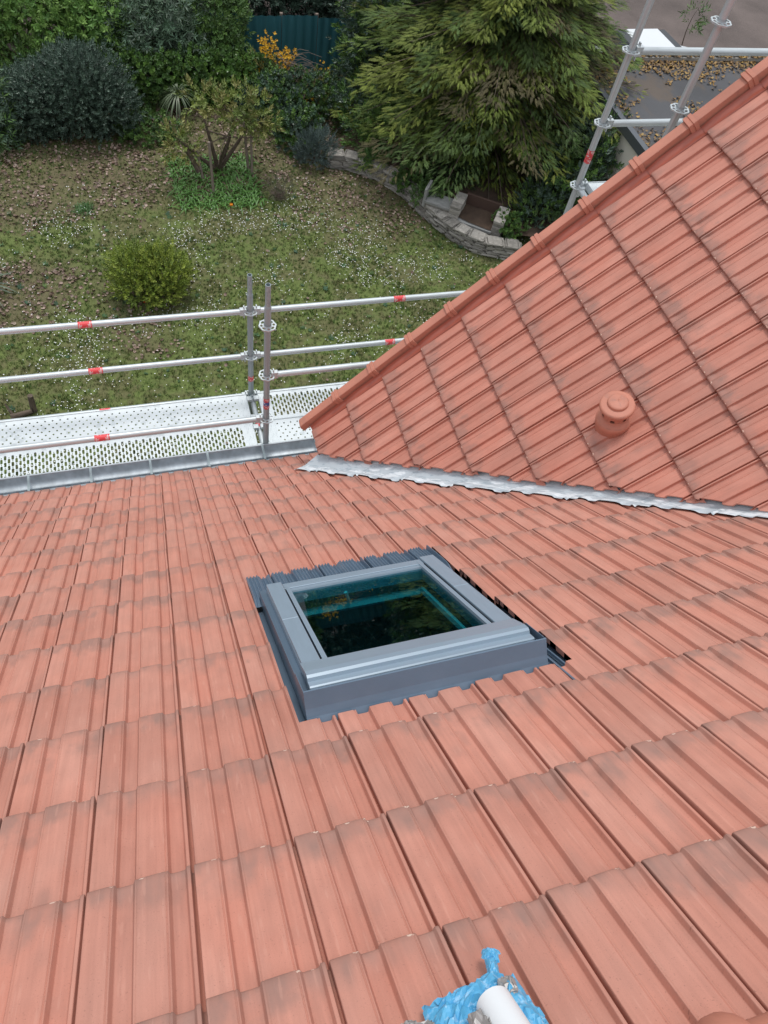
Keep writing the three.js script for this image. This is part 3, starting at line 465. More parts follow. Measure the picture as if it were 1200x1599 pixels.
// ---- foliage kit
const leafShape = (len, wid, fold = 0.25, curl = 0.2) => { // one pointed leaf along +z, folded on its midrib
  const g = new THREE.BufferGeometry(), h = fold * wid, p = [0, 0, 0, wid / 2, h, len * 0.45, 0, 0, len * 0.5, -wid / 2, h, len * 0.45, 0, -curl * len, len];
  g.setAttribute('position', new THREE.Float32BufferAttribute(p, 3)); g.setIndex([0, 1, 2, 0, 2, 3, 2, 1, 4, 3, 2, 4]); g.computeVertexNormals(); return g; };
function spray(n, len, wid, spread, o = {}) { // a twig end: n leaves around a short stem along +z
  const list = [];
  for (let k = 0; k < n; k++) { const t = k / n, a = k * 2.4 + rr(-0.3, 0.3), tilt = lerp(o.t0 ?? 1.25, o.t1 ?? 0.45, t) + rr(-0.2, 0.2);
    const g = leafShape(len * rr(0.75, 1.15), wid * rr(0.8, 1.15), o.fold ?? 0.25, o.curl ?? 0.2); g.rotateZ(rr(-0.5, 0.5)); g.rotateX(-tilt); g.rotateZ(a); g.translate(0, 0, t * spread); list.push(g); }
  return mergeGeometries(list);
}
function frond(len) { // long feathery conifer plume along +z
  const list = [];
  const bl = (x, z, a, l, w) => { const g = new THREE.BufferGeometry(); g.setAttribute('position', new THREE.Float32BufferAttribute([-w, 0, 0, w, 0, 0, 0, rr(-0.25, 0.25) * l, l], 3)); g.setIndex([0, 1, 2]); g.computeVertexNormals(); g.rotateY(a); g.translate(x, 0, z); list.push(g); };
  for (let k = 0; k < 15; k++) { const t = k / 15, l = len * (0.30 - 0.20 * t) * rr(0.7, 1.3); for (const s of [-1, 1]) { const a = s * rr(0.4, 0.75), z = (t + rr(-0.02, 0.02)) * len * 0.88; bl(0, z, a, l, len * 0.012); const ex = Math.sin(a) * l * 0.5, ez = z + Math.cos(a) * l * 0.5; bl(ex, ez, a * 0.05, l * 0.5, len * 0.010); if (k % 2) bl(ex, ez, a * 1.8, l * 0.36, len * 0.010); } }
  bl(0, 0, 0, len, len * 0.014);
  const g = mergeGeometries(list), P = g.attributes.position; for (let i = 0; i < P.count; i++) { const z = P.getZ(i), x = P.getX(i); P.setY(i, P.getY(i) - 0.22 * z * z / len - 0.5 * x * x / len); } g.computeVertexNormals(); return g;
}
const dummy = new THREE.Object3D();
function scatter(name, geo, mat, parent, list, local = true) { // list: {p, dir, roll, s, c}
  const m = new THREE.InstancedMesh(geo, mat, list.length); m.name = parent === scene ? numbered(name) : name; m.castShadow = m.receiveShadow = true; m.userData.kind = 'stuff';
  list.forEach((q, i) => { dummy.position.copy(q.p); dummy.up.set(0, 1, 0); if (q.dir) { dummy.lookAt(q.p.clone().add(q.dir)); dummy.rotateZ(q.roll ?? 0); } else dummy.rotation.set(q.rx ?? 0, q.ry ?? 0, q.rz ?? 0); dummy.scale.setScalar(q.s ?? 1); if (q.sv) dummy.scale.set(...q.sv); dummy.updateMatrix(); m.setMatrixAt(i, dummy.matrix); m.setColorAt(i, q.c); });
  parent.add(m); return m;
}
const pick = (cols) => { const c = cols[Math.floor(rnd() * cols.length)], b = rr(0.78, 1.22); return lin(c[0] * b, c[1] * b, c[2] * b); };
function crownList(lobes, count, cols, o = {}) { // lobes: [x, y, z, rx, ry, rz] local; sprays fill the outer shell of each lobe unevenly
  const out = [], tot = lobes.reduce((s, l) => s + Math.pow(l[3] * l[4] * l[5], 2 / 3), 0);
  for (const [cx, cy, cz, rx, ry, rz] of lobes) { const n = Math.round(count * Math.pow(rx * ry * rz, 2 / 3) / tot), ph = rr(0, 20);
    for (let k = 0; k < n; k++) {
      const d = V(rr(-1, 1), rr(-0.75, 1), rr(-1, 1)); if (d.lengthSq() > 1 || d.lengthSq() < 0.05) { k--; continue; } d.normalize();
      const lump = 0.72 + 0.56 * fbm(d.x * 2.6 + ph, d.y * 2.6 + d.z * 2.9 + ph, 3), r = lump * (rnd() < (o.shell ?? 0.72) ? rr(0.82, rnd() < 0.08 ? 1.22 : 1.03) : rr(0.35, 0.85));
      const p = V(cx + d.x * rx * r, cy + d.y * ry * r, cz + d.z * rz * r); if (p.y < 0.03) p.y = rr(0.03, 0.3);
      const dir = V(d.x / rx, d.y / ry, d.z / rz).normalize().multiplyScalar(o.out ?? 0.8).add(V(rr(-0.5, 0.5), (o.up ?? 0.35) + rr(-0.4, 0.4), rr(-0.5, 0.5))).normalize();
      out.push({ p, dir, roll: (o.flat ? rr(-0.4, 0.4) : rr(0, 6.28)), s: rr(0.75, 1.3) * (o.s ?? 1), c: pick(cols) });
    } }
  return out;
}
function stems(base, tips, r0, bend = 0.15) { // tapered limbs from the base to each tip
  const list = []; for (const t of tips) { const m = base.clone().lerp(t, 0.5).add(V(rr(-1, 1) * bend, rr(0, 1) * bend, rr(-1, 1) * bend)); const c = new THREE.QuadraticBezierCurve3(base, m, t), N = 6; for (let k = 0; k < N; k++) list.push(rod(c.getPoint(k / N), c.getPoint((k + 1) / N), r0 * (1 - k / N * 0.8), r0 * (1 - (k + 1) / N * 0.8), 7, true)); } return merge(list); }
function shrub(name, label, category, base, lobes, count, geo, mat, cols, o = {}) {
  const t = thing(name, label, category, [base.x, base.y, base.z], o.group);
  const tips = lobes.map((l) => V(l[0], l[1] + l[4] * 0.3, l[2]));
  mesh(o.trunkName ?? 'stem', stems(V(0, 0, 0), tips, o.trunk ?? 0.035), M.bark, t, false);
  scatter('foliage', geo, mat, t, crownList(lobes, count, cols, o)); return t;
}
reseed(31);
const G_laurel = spray(9, 0.13, 0.05, 0.12), G_small = spray(12, 0.055, 0.024, 0.13), G_mid = spray(10, 0.085, 0.036, 0.12), G_box = spray(11, 0.05, 0.026, 0.13), G_tiny = spray(14, 0.036, 0.015, 0.14), G_long = spray(9, 0.15, 0.032, 0.14, { t0: 1.4, t1: 0.7 }), G_ivy = spray(8, 0.085, 0.08, 0.1, { fold: 0.12 }), G_frond = frond(0.20);
const D = { dark: [[0.055, 0.092, 0.066], [0.068, 0.11, 0.08], [0.085, 0.13, 0.095]], laurel: [[0.155, 0.29, 0.06], [0.20, 0.33, 0.08], [0.115, 0.23, 0.055]], blue: [[0.085, 0.15, 0.09], [0.11, 0.185, 0.115], [0.075, 0.125, 0.07]], green: [[0.085, 0.17, 0.04], [0.115, 0.205, 0.045], [0.07, 0.135, 0.04]], gold: [[0.16, 0.20, 0.03], [0.11, 0.165, 0.028], [0.075, 0.125, 0.028], [0.19, 0.225, 0.036], [0.065, 0.11, 0.028], [0.14, 0.19, 0.03], [0.10, 0.085, 0.035]], box: [[0.24, 0.31, 0.045], [0.19, 0.26, 0.042], [0.30, 0.36, 0.06], [0.14, 0.20, 0.035]], olive: [[0.20, 0.25, 0.055], [0.15, 0.20, 0.05], [0.23, 0.22, 0.07]] };

// hedge and shrubs along the far side of the lawn
const at0 = (px, py, dz = 0) => { const p = gp(px, py); p.z += dz; return p; };
shrub('round_shrub', 'big rounded dark green shrub at the edge of the leaf litter', 'shrub', V(-0.85, G, -13.65), [[0, 0.72, 0, 1.15, 0.8, 0.95], [0.3, 1.08, -0.05, 0.78, 0.62, 0.75], [-1.0, 0.55, 0.1, 0.75, 0.62, 0.7], [0.85, 0.6, 0.1, 0.62, 0.62, 0.62]], 5600, G_small, M.leafGloss, D.dark, { s: 0.95 });
shrub('laurel_shrub', 'mid green long-leaved shrub at the end of the dark round shrub', 'shrub', V(-2.55, G, -13.5), [[0, 0.8, 0, 0.6, 0.85, 0.6], [0.1, 0.4, 0.4, 0.5, 0.45, 0.5]], 800, G_long, M.leaf, [...D.blue, ...D.green], { s: 0.8 });
shrub('cherry_laurel', 'bright light green laurel rising behind the dark round shrub', 'shrub', V(-1.3, G, -16.4), [[0, 1.35, 0, 1.3, 0.75, 1.15], [1.3, 1.3, 0.2, 0.9, 0.7, 1.0], [-1.4, 1.3, 0.1, 1.0, 0.75, 1.1], [0.2, 1.25, -1.0, 2.2, 0.9, 1.0]], 3600, G_laurel, M.leaf, D.laurel, { s: 0.85 });
shrub('shade_shrub', 'low leafy shrub in the shade below the bright laurel', 'shrub', V(-0.6, G, -15.4), [[-0.9, 0.45, 0, 1.2, 0.55, 0.6], [1.0, 0.5, 0, 1.1, 0.6, 0.6]], 1500, G_mid, M.leafGloss, D.green, { s: 0.9 });
shrub('oleander', 'tall grey-green long-leaved shrub beside the bright laurel', 'shrub', V(1.35, G, -16.1), [[0, 1.45, 0.1, 0.95, 0.75, 0.95], [-0.4, 1.0, 0.55, 0.75, 0.6, 0.7], [0.5, 0.95, 0.45, 0.7, 0.6, 0.7], [0, 1.5, -1.0, 1.1, 0.9, 0.8]], 1900, G_long, M.leaf, [...D.blue, [0.10, 0.14, 0.10]], { s: 0.85, up: 0.1 });
shrub('privet', 'fresh green bushy shrub next to the teal fence', 'shrub', V(2.75, G, -16.1), [[0, 1.35, 0, 0.72, 0.85, 0.85], [-0.1, 0.75, 0.6, 0.7, 0.7, 0.65], [0, 1.5, -0.9, 0.8, 0.9, 0.8]], 2000, G_mid, M.leaf, D.green, { s: 0.95 });
shrub('ivy_bank', 'shaded ivy bank under the taller hedge shrubs', 'shrub', V(1.6, G, -14.9), [[-0.7, 0.5, 0.2, 0.9, 0.55, 0.5], [0.5, 0.5, 0.1, 0.9, 0.6, 0.5], [1.5, 0.5, 0.1, 0.8, 0.6, 0.5]], 1900, G_ivy, M.leafGloss, D.green, { s: 0.85 });
shrub('ivy_ground_cover', 'low green ivy between the dark round shrub and the strap-leaved plant', 'shrub', V(0.75, G, -13.4), [[0, 0.1, 0, 0.7, 0.25, 0.6]], 420, G_ivy, M.leaf, D.green, { s: 0.65 });
shrub('ivy_mound', 'glossy ivy mound with broad leaves below the yellow flowers', 'shrub', V(4.15, G, -13.2), [[0, 0.3, 0.2, 0.55, 0.45, 0.7], [0.4, 0.5, -0.8, 0.9, 0.5, 0.7], [-0.5, 0.45, -0.8, 0.7, 0.5, 0.7]], 1500, G_ivy, M.leafGloss, [...D.green, ...D.green, ...D.blue, ...D.dark], { s: 0.8 });
shrub('dark_holly', 'tall dark evergreen between the teal fence and the golden conifer', 'tree', V(6.55, G, -14.4), [[0, 1.0, 0, 1.15, 1.2, 1.0], [0.15, 2.2, -0.4, 1.15, 1.5, 1.0], [-0.5, 0.5, 0.9, 0.9, 0.6, 0.8], [0.6, 0.6, 1.4, 0.8, 0.6, 0.7]], 5200, G_mid, M.leafGloss, [...D.dark, ...D.green], { s: 0.95, trunkName: 'trunk', trunk: 0.08 });
shrub('fern_bush', 'small dense dark green bush hanging over the stone wall', 'shrub', at0(705, 318, -0.5), [[0, 0.55, 0, 0.62, 0.6, 0.55]], 900, G_tiny, M.leaf, [[0.025, 0.055, 0.014], [0.035, 0.07, 0.02]], { s: 1.3 });
shrub('lavender', 'small grey-blue lavender at the end of the stone wall', 'shrub', at0(494, 262, -0.2), [[0, 0.3, 0, 0.42, 0.4, 0.36]], 420, spray(12, 0.09, 0.012, 0.12, { t0: 0.9, t1: 0.2 }), M.leaf, [[0.11, 0.15, 0.14], [0.085, 0.125, 0.115]], { up: 0.8 });
shrub('box_bush', 'round yellow-green bush standing alone on the lawn', 'shrub', V(0.24, G, -8.05), [[0, 0.36, 0, 0.68, 0.42, 0.58], [-0.25, 0.55, -0.1, 0.44, 0.36, 0.42], [0.28, 0.55, 0.0, 0.42, 0.36, 0.42]], 1700, G_box, M.leaf, D.box, { s: 0.95, up: 0.7 });
{ const b = thing('red_flower', 'single red flower at the foot of the round lawn bush', 'flower', [gp(229, 483).x, G, gp(229, 483).z]); const g = merge([0, 1, 2, 3, 4].map((k) => leafShape(0.05, 0.045, 0.1, -0.2).rotateX(-0.4).rotateY(k * 1.257).translate(0, 0.16, 0))); std('petalRed', { color: lin(0.55, 0.03, 0.02), roughness: 0.6 }); mesh('petals', g, M.petalRed, b, false); mesh('stalk', rod(V(0, 0, 0), V(0, 0.16, 0), 0.004), M.twig, b, false); }
{ const b = thing('orange_flower', 'small orange flower at the edge of the strap-leaved clump', 'flower', [gp(362, 331).x, G, gp(362, 331).z]); const g = merge([0, 1, 2, 3, 4, 5].map((k) => leafShape(0.07, 0.05, 0.1, -0.3).rotateX(-0.7).rotateY(k * 1.05).translate(0, 0.14, 0))); std('petalOrange', { color: lin(0.75, 0.3, 0.02), roughness: 0.6 }); mesh('petals', g, M.petalOrange, b, false); mesh('stalk', rod(V(0, 0, 0), V(0, 0.14, 0), 0.004), M.twig, b, false); }

// strap-leaved plants
function strapPlant(name, label, base, n, len, wid, col, o = {}) {
  const t = thing(name, label, 'plant', [base.x, base.y, base.z]); const list = [];
  for (let k = 0; k < n; k++) { const a = rr(0, 6.28), el = rr(o.e0 ?? 0.2, o.e1 ?? 1.3), l = len * rr(0.7, 1.15), ox = rr(-1, 1) * (o.r ?? 0.02), oz = rr(-1, 1) * (o.r ?? 0.02); const g = grid(1, 6, (u, v) => { const d = v * l, y = Math.sin(el) * d - (o.sag ?? 0.55) * d * d / l, r = Math.cos(el) * d, w = wid * (1 - Math.pow(v, 2.2)) * (u - 0.5); return [Math.sin(a) * r + Math.cos(a) * w + ox, Math.max(0.01, (o.y ?? 0) + y + Math.abs(u - 0.5) * 0), Math.cos(a) * r - Math.sin(a) * w + oz]; }); list.push(g); }
  std(name + k4++, { color: lin(...col), roughness: 0.45 }); mesh('leaves', merge(list), M[name + (k4 - 1)], t, false);
  if (o.y) mesh('stem', rod(V(0, 0, 0), V(0, o.y, 0), 0.05, 0.04, 8), M.bark, t, false); return t; }
let k4 = 0;
strapPlant('cordyline', 'spiky strap-leaved cordyline in front of the shaded ivy', V(1.55, G, -14.15), 80, 0.62, 0.034, [0.10, 0.135, 0.07], { y: 0.5, e0: -0.1, e1: 1.4, sag: 0.75 });
strapPlant('lily_clump', 'bright green strap-leaved clump around the staked small tree', at0(338, 285), 900, 0.44, 0.028, [0.075, 0.185, 0.03], { r: 0.92, e0: 0.5, e1: 1.35, sag: 0.9 });
strapPlant('yucca', 'grey strap-leaved plant on the leaf litter by the lawn', at0(-22, 455), 46, 0.75, 0.05, [0.09, 0.12, 0.075], { e0: 0.1, e1: 1.2, y: 0.12 });
strapPlant('grass_tuft', 'small fresh green tuft standing in the fallen leaves', at0(132, 327), 160, 0.2, 0.012, [0.05, 0.13, 0.03], { r: 0.16, e0: 0.5, e1: 1.4 });
// twiggy low shrub
{ const b = at0(437, 308), t = thing('dry_shrub', 'low dry grey-brown twiggy shrub on the leaf litter', 'shrub', [b.x, b.y, b.z]); const l = []; for (let k = 0; k < 130; k++) { const a = rr(0, 6.28), e = rr(0.5, 1.5), len = rr(0.2, 0.42), p0 = V(rr(-0.12, 0.12), 0, rr(-0.12, 0.12)); l.push(rod(p0, p0.clone().add(V(Math.cos(a) * Math.cos(e) * len, Math.sin(e) * len, Math.sin(a) * Math.cos(e) * len)), 0.004, 0.001, 4, true)); } mesh('twigs', merge(l), M.twig, t, false); scatter('foliage', G_tiny, M.leaf, t, crownList([[0, 0.22, 0, 0.3, 0.2, 0.3]], 90, [[0.09, 0.10, 0.05], [0.11, 0.09, 0.06]])); }
// staked small tree with sparse yellowish leaves
{ const b = at0(335, 270), t = thing('small_tree', 'sparse small tree with yellow-green leaves and leaning bare branches', 'tree', [b.x, b.y, b.z]);
  const tips = [V(-0.75, 1.0, 0.3), V(0.45, 1.45, 0.1), V(0.95, 1.25, -0.2), V(-0.2, 1.35, -0.3), V(0.2, 0.95, 0.5)];
  mesh('trunk', merge([stems(V(0.1, 0, -0.1), tips, 0.055, 0.25), stems(V(-0.35, 0.2, 0.25), [V(-0.85, 1.1, -0.2)], 0.07, 0.05), stems(V(0.3, 0.9, 0.1), [V(-0.55, 0.75, 0.75), V(1.15, 1.0, 0.25), V(-0.9, 1.25, 0.2), V(0.0, 0.7, 0.8)], 0.016, 0.2)]), M.bark, t, false);
  scatter('crown', G_mid, M.leaf, t, crownList([[0.55, 1.45, 0, 0.75, 0.42, 0.55], [-0.7, 0.95, 0.35, 0.42, 0.4, 0.4], [-0.05, 1.45, -0.3, 0.5, 0.35, 0.4], [1.0, 1.15, 0, 0.4, 0.35, 0.4]], 340, D.olive, { shell: 0.35, s: 1.0 }));
  for (const [px, py, h, lb] of [[334, 302, 1.15, 'tall pale stake standing at the front of the strap-leaved clump'], [318, 282, 0.8, 'short dark stake inside the strap-leaved clump'], [394, 274, 1.2, 'thick stake at the open side of the sparse small tree'], [388, 266, 1.1, 'stake half hidden behind the thick one by the small tree']]) { const q = gp(px, py); const s = thing('tree_stake', lb, 'stake', [q.x, G, q.z], 'stakes around the small tree'); mesh('stake_pole', rod(V(0, 0, 0), V(rr(-0.12, 0.02), h, rr(-0.05, 0.05)), 0.03, 0.026, 8), M.twig, s, false); } }
// yellow flowering shrub with bare canes before the fence
{ const t = thing('forsythia', 'yellow flowering shrub with arching bare canes before the teal fence', 'shrub', [4.1, G, -15.05]); const l = [];
  for (let k = 0; k < 150; k++) { const a = rr(-0.9, 1.1), e = rr(0.7, 1.45), len = rr(0.7, 1.5), p0 = V(rr(-0.25, 0.25), 0, rr(-0.2, 0.2)), p1 = p0.clone().add(V(Math.sin(a) * len * 0.35, Math.sin(e) * len, Math.cos(a) * len * 0.2)), p2 = p1.clone().add(V(0.35 + rr(-0.2, 0.5), -rr(0.1, 0.9), rr(-0.1, 0.5))); const c = new THREE.QuadraticBezierCurve3(p0, p1, p2); for (let q = 0; q < 5; q++) l.push(rod(c.getPoint(q / 5), c.getPoint((q + 1) / 5), 0.006, 0.005, 4, true)); }
  mesh('canes', merge(l), M.twig, t, false);
  const fl = []; for (const [x, y, z, r, n] of [[-0.32, 1.25, 0.1, 0.2, 60], [-0.25, 1.0, 0.15, 0.2, 44], [0.15, 0.92, 0.2, 0.24, 80], [-0.7, 0.7, 0.2, 0.2, 20], [1.0, 0.62, 0.2, 0.28, 26], [0.5, 0.25, 0.9, 0.2, 14], [-0.4, 0.55, 0.3, 0.25, 24]]) for (let k = 0; k < n; k++) fl.push({ p: V(x + rr(-r, r), y + rr(-r, r) * 0.8, z + rr(-r, r)), dir: V(rr(-1, 1), rr(0, 1), rr(-0.2, 1)), roll: rr(0, 6), s: rr(0.7, 1.3), c: pick([[0.75, 0.44, 0.02], [0.62, 0.36, 0.02]]) });
  scatter('flowers', spray(6, 0.045, 0.026, 0.03), M.leaf, t, fl);
  scatter('foliage', G_mid, M.leaf, t, crownList([[-0.6, 0.5, 0.2, 0.6, 0.5, 0.4], [0.9, 0.3, 0.5, 0.7, 0.35, 0.5]], 420, [...D.green, ...D.olive])); }
// teal fence of upright sheets
{ const z0 = -16.2, t = thing('garden_fence', 'teal fence of upright sheets behind the yellow flowering shrub', 'fence', [5, G, z0]); std('teal', { map: colorTex(128, 256, (u, v, c) => { const b = 0.85 + 0.3 * (fbm(u * 18, v * 3, 4) - 0.5); c[0] = 0.030 * b; c[1] = 0.15 * b; c[2] = 0.185 * b; }), roughness: 0.6 });
  const g = grid(24, 1, (u, v) => [lerp(0, 0.9, u), lerp(0.0, 1.28, v), 0.018 * Math.sin(u * Math.PI * 2 * 4)]);
  for (let k = -3; k < 5; k++) { const m = mesh('sheet', g, M.teal, t, false); m.position.set(k * 0.905 - 0.6, rr(-0.04, 0.04), 0.03 * (k % 2)); }
  for (let k = -3; k < 6; k++) mesh('post', box(k * 0.905 - 0.64, k * 0.905 - 0.57, 0, 1.3, -0.14, -0.07), M.twig, t, false); }
// dark background planting beyond the fence
[[-3.9, -19.6, 1.6, 1.4], [0.6, -19.6, 2.2, 2.0], [4.6, -18.2, 2.5, 1.9], [7.6, -18.0, 3.2, 2.2], [9.6, -17.6, 2.6, 1.6]].forEach(([x, z, h, r], k) => shrub('hedge_tree', ['broad evergreen at the far end of the bright laurel', 'broad evergreen behind the grey-green shrub', 'dark evergreen rising right behind the teal fence', 'tall dark evergreen behind the golden conifer', 'dark evergreen near the gravel yard'][k], 'tree', V(x, G, z), [[0, h * 0.5, 0, r, h * 0.55, r * 0.8], [r * 0.4, h * 0.8, 0, r * 0.7, h * 0.4, r * 0.7]], 2600, G_mid, M.leafGloss, k < 2 ? [...D.dark, ...D.green] : D.dark, { s: 1.5, trunkName: 'trunk', trunk: 0.1 }));
// golden conifer
function conifer(name, label, x, z, H, R, count, cols, s = 1) {
  const t = thing(name, label, 'tree', [x, G, z]); mesh('trunk', rod(V(0, 0, 0), V(0, H * 0.93, 0), 0.2, 0.03, 10), M.bark, t, false);
  const list = [], limbs = [];
  const NB = Math.round(count / 150);
  for (let b = 0; b < NB; b++) { const h = Math.pow(rnd(), 0.8) * 0.97, y0 = 0.55 + h * (H - 0.55) * 0.95, len = R * (1 - Math.pow(h, 2.2) * 0.8) * rr(0.62, 1.15), a = b * 2.39996 + rr(-0.3, 0.3), dx = Math.sin(a), dz = Math.cos(a), rise = rr(0.0, 0.3);
    const axis = (q) => V(dx * len * q, y0 + rise * len * q - 0.22 * len * q * q, dz * len * q);
    limbs.push(rod(axis(0), axis(0.5), 0.025, 0.015, 5, true), rod(axis(0.5), axis(0.95), 0.015, 0.004, 5, true));
    const bc = cols[Math.floor(rnd() * cols.length)], bb = rr(0.8, 1.2);
    for (let k = 0; k < 150; k++) { const q = 0.22 + 0.78 * Math.pow(rnd(), 0.55), side = rr(-1, 1), w = 0.34 * len * (1.1 - q) + 0.1, p = axis(q).add(V(dz * side * w, -Math.abs(side) * w * 0.12 + rr(-0.05, 0.04), -dx * side * w));
      const dir = V(dx + dz * side * 0.8 + rr(-0.3, 0.3), rr(-0.22, 0.3), dz - dx * side * 0.8 + rr(-0.3, 0.3)); if (p.y < 0.25 || (p.y < 0.95 && p.z + z > -10.2 && p.x + x < 8.1) || (p.y < 0.62 && p.z + z > -11.2 && p.x + x < 7.0)) continue; const v = rr(0.6, 1.35) * bb; list.push({ p, dir, roll: rr(-0.7, 0.7), s: rr(0.6, 1.2) * s, c: lin(bc[0] * v, bc[1] * v, bc[2] * v) }); } }
  mesh('limbs', merge(limbs), M.bark, t, false);
  scatter('crown', G_frond, M.needle, t, list); return t; }
conifer('golden_cypress', 'large golden-green cypress with feathery drooping sprays above the stone wall', 8.6, -12.4, 5.2, 3.5, 72000, D.gold, 1.0);
conifer('golden_cypress', 'second golden-green cypress close behind, touching the big one', 10.5, -14.3, 4.2, 2.0, 17000, D.gold, 1.0);
shrub('laurel_under_conifer', 'deep green shrub at the foot of the cypress beside the scaffold post', 'shrub', V(9.7, G, -9.5), [[0, 0.9, 0, 0.9, 1.0, 0.8], [0.5, 1.6, -0.3, 0.7, 0.8, 0.7], [-0.8, 0.5, 0.2, 0.6, 0.6, 0.5]], 1900, G_mid, M.leaf, [...D.green, ...D.dark], { s: 1.0 });
shrub('shaded_undergrowth', 'leafy undergrowth in the shade behind the stone wall', 'shrub', V(6.9, G, -12.3), [[-0.7, 0.55, 0.1, 1.0, 0.75, 0.7], [0.8, 0.6, 0, 1.0, 0.8, 0.7]], 1700, G_mid, M.leafGloss, D.green, { s: 1.0 });

[[585, 262, 'ivy tuft spilling over the lavender end of the stone wall'], [640, 296, 'ivy tuft on the bend of the stone wall'], [672, 318, 'ivy tuft beside the small fern bush on the wall'], [792, 372, 'ivy tuft beyond the barbecue']].forEach(([px, py, lb], k) => { const p = gp(px, py, 0.3); shrub('wall_ivy', lb, 'plant', V(p.x + 0.15, G, p.z - 0.3), [[0, 0.42, 0, rr(0.28, 0.42), 0.22, 0.3], [rr(-0.3, 0.3), 0.36, 0.12, 0.24, 0.16, 0.2]], 190, k % 2 ? G_ivy : G_mid, M.leaf, D.green, { s: 0.7 }); });
// stray shoots that break the outline of the clipped-looking shrubs
// ---- curved dry-stone wall with barbecue
const wallTone = [...Array(6)].map((_, k) => std('stone' + k, { map: colorTex(64, 64, (u, v, c) => { const b = (0.75 + 0.10 * k) * (0.85 + 0.7 * (fbm(u * 6 + k * 9, v * 10, 4) - 0.5)); c[0] = 0.37 * b; c[1] = 0.345 * b; c[2] = 0.31 * b; }), roughness: 0.95 }));
{ const path = new THREE.CatmullRomCurve3([[512, 258], [548, 263], [590, 278], [630, 303], [662, 332], [690, 357], [720, 378], [750, 392], [800, 402]].map(([x, y]) => gp(x, y)));
  const t = thing('stone_wall', 'low curving dry-stone wall along the edge of the lawn', 'wall', [gp(630, 303).x, G, gp(630, 303).z]); const org = t.position.clone();
  const len = path.getLength(), Hs = 0.36, rows = 10; reseed(808);
  const stoneGeo = [...Array(8)].map(() => { const g = new RoundedBoxGeometry(1, 1, 1, 1, 0.12), P = g.attributes.position; for (let i = 0; i < P.count; i++) { const h = hash(Math.round(P.getX(i) * 50) + 7 * Math.round(P.getY(i) * 50), Math.round(P.getZ(i) * 50) + 3); P.setXYZ(i, P.getX(i) * (0.92 + 0.14 * h), P.getY(i) * (0.9 + 0.16 * h), P.getZ(i) * (0.85 + 0.25 * hash(i, 4))); } g.computeVertexNormals(); return g; });
  const core = []; for (let k = 0; k < 40; k++) { const a = path.getPointAt(k / 40), b = path.getPointAt((k + 1) / 40), m = a.clone().lerp(b, 0.5), g = new THREE.BoxGeometry(0.2, Hs - 0.06, a.distanceTo(b) + 0.03); g.rotateY(Math.atan2(b.x - a.x, b.z - a.z)); g.translate(m.x - org.x, (Hs - 0.06) / 2, m.z - org.z); core.push(g); }
  mesh('core', merge(core), M.stone0, t, false);
  let nSt = 0;
  for (let r = 0; r < rows; r++) { let d = rr(0, 0.1); while (d < len - 0.05 && nSt < 300) { const l = r === rows - 1 ? rr(0.25, 0.45) : rr(0.16, 0.44), q = clamp((d + l / 2) / len), p = path.getPointAt(q), tg = path.getTangentAt(q), h = Hs / rows;
    const m = mesh('stone', stoneGeo[Math.floor(rnd() * 8)], wallTone[Math.floor(rnd() * 6)], t, false); m.position.set(p.x - org.x + rr(-0.025, 0.025), (r + 0.5) * h + rr(-0.004, 0.004), p.z - org.z + rr(-0.025, 0.025)); m.rotation.set(rr(-0.03, 0.03), Math.atan2(tg.x, tg.z) + rr(-0.05, 0.05), rr(-0.04, 0.04)); m.scale.set(0.26 + (r === rows - 1 ? 0.05 : rr(0, 0.04)), h * rr(0.82, 0.98), l * 0.97); nSt++; d += l + 0.008; } }
  // raised soil bed behind the wall
}
{ const b = gp(735, 372), t = thing('barbecue', 'small stone barbecue with open hearth built into the garden wall', 'barbecue', [b.x, G, b.z]); const ry = -0.62; t.rotation.y = ry; reseed(515);
  std('hearth', { color: lin(0.085, 0.05, 0.038), roughness: 0.9 }); std('slabStone', { map: colorTex(64, 64, (u, v, c) => { const k = 0.85 + 0.5 * (fbm(u * 8, v * 8, 4) - 0.5); c[0] = 0.36 * k; c[1] = 0.36 * k; c[2] = 0.35 * k; }), roughness: 0.85 });
  const g = new RoundedBoxGeometry(1, 1, 1, 1, 0.1);
  for (const sx of [-0.5, 0.5]) for (let r = 0; r < 9; r++) { let z = -0.6; while (z < -0.02) { const l = rr(0.14, 0.3), e = Math.min(z + l, 0.02); const m = mesh('stone', g, wallTone[Math.floor(rnd() * 6)], t, false); m.position.set(sx + rr(-0.01, 0.01), 0.035 + r * 0.068, (z + e) / 2); m.scale.set(0.24, 0.062, (e - z) * 0.96); z = e; } }
  mesh('hearth_floor', box(-0.4, 0.4, 0.3, 0.36, -0.6, -0.12), M.hearth, t, false); mesh('hearth_back', box(-0.4, 0.4, 0.36, 0.62, -0.66, -0.6), M.hearth, t, false);
  mesh('front_slab', box(-0.4, 0.4, 0.28, 0.34, -0.14, 0.05, 0.01), M.slabStone, t, false); mesh('front_slab', box(-0.42, 0.42, 0.0, 0.09, -0.04, 0.09, 0.01), M.slabStone, t, false);
  mesh('side_shelf', box(-1.2, -0.62, 0.4, 0.46, -0.5, -0.08, 0.01), M.slabStone, t, false); mesh('shelf_wall', box(-1.2, -0.62, 0, 0.4, -0.46, -0.12), M.stone2, t, false); mesh('upright_slab', box(-1.26, -1.2, 0.3, 0.72, -0.5, -0.08, 0.01), M.slabStone, t, false); }
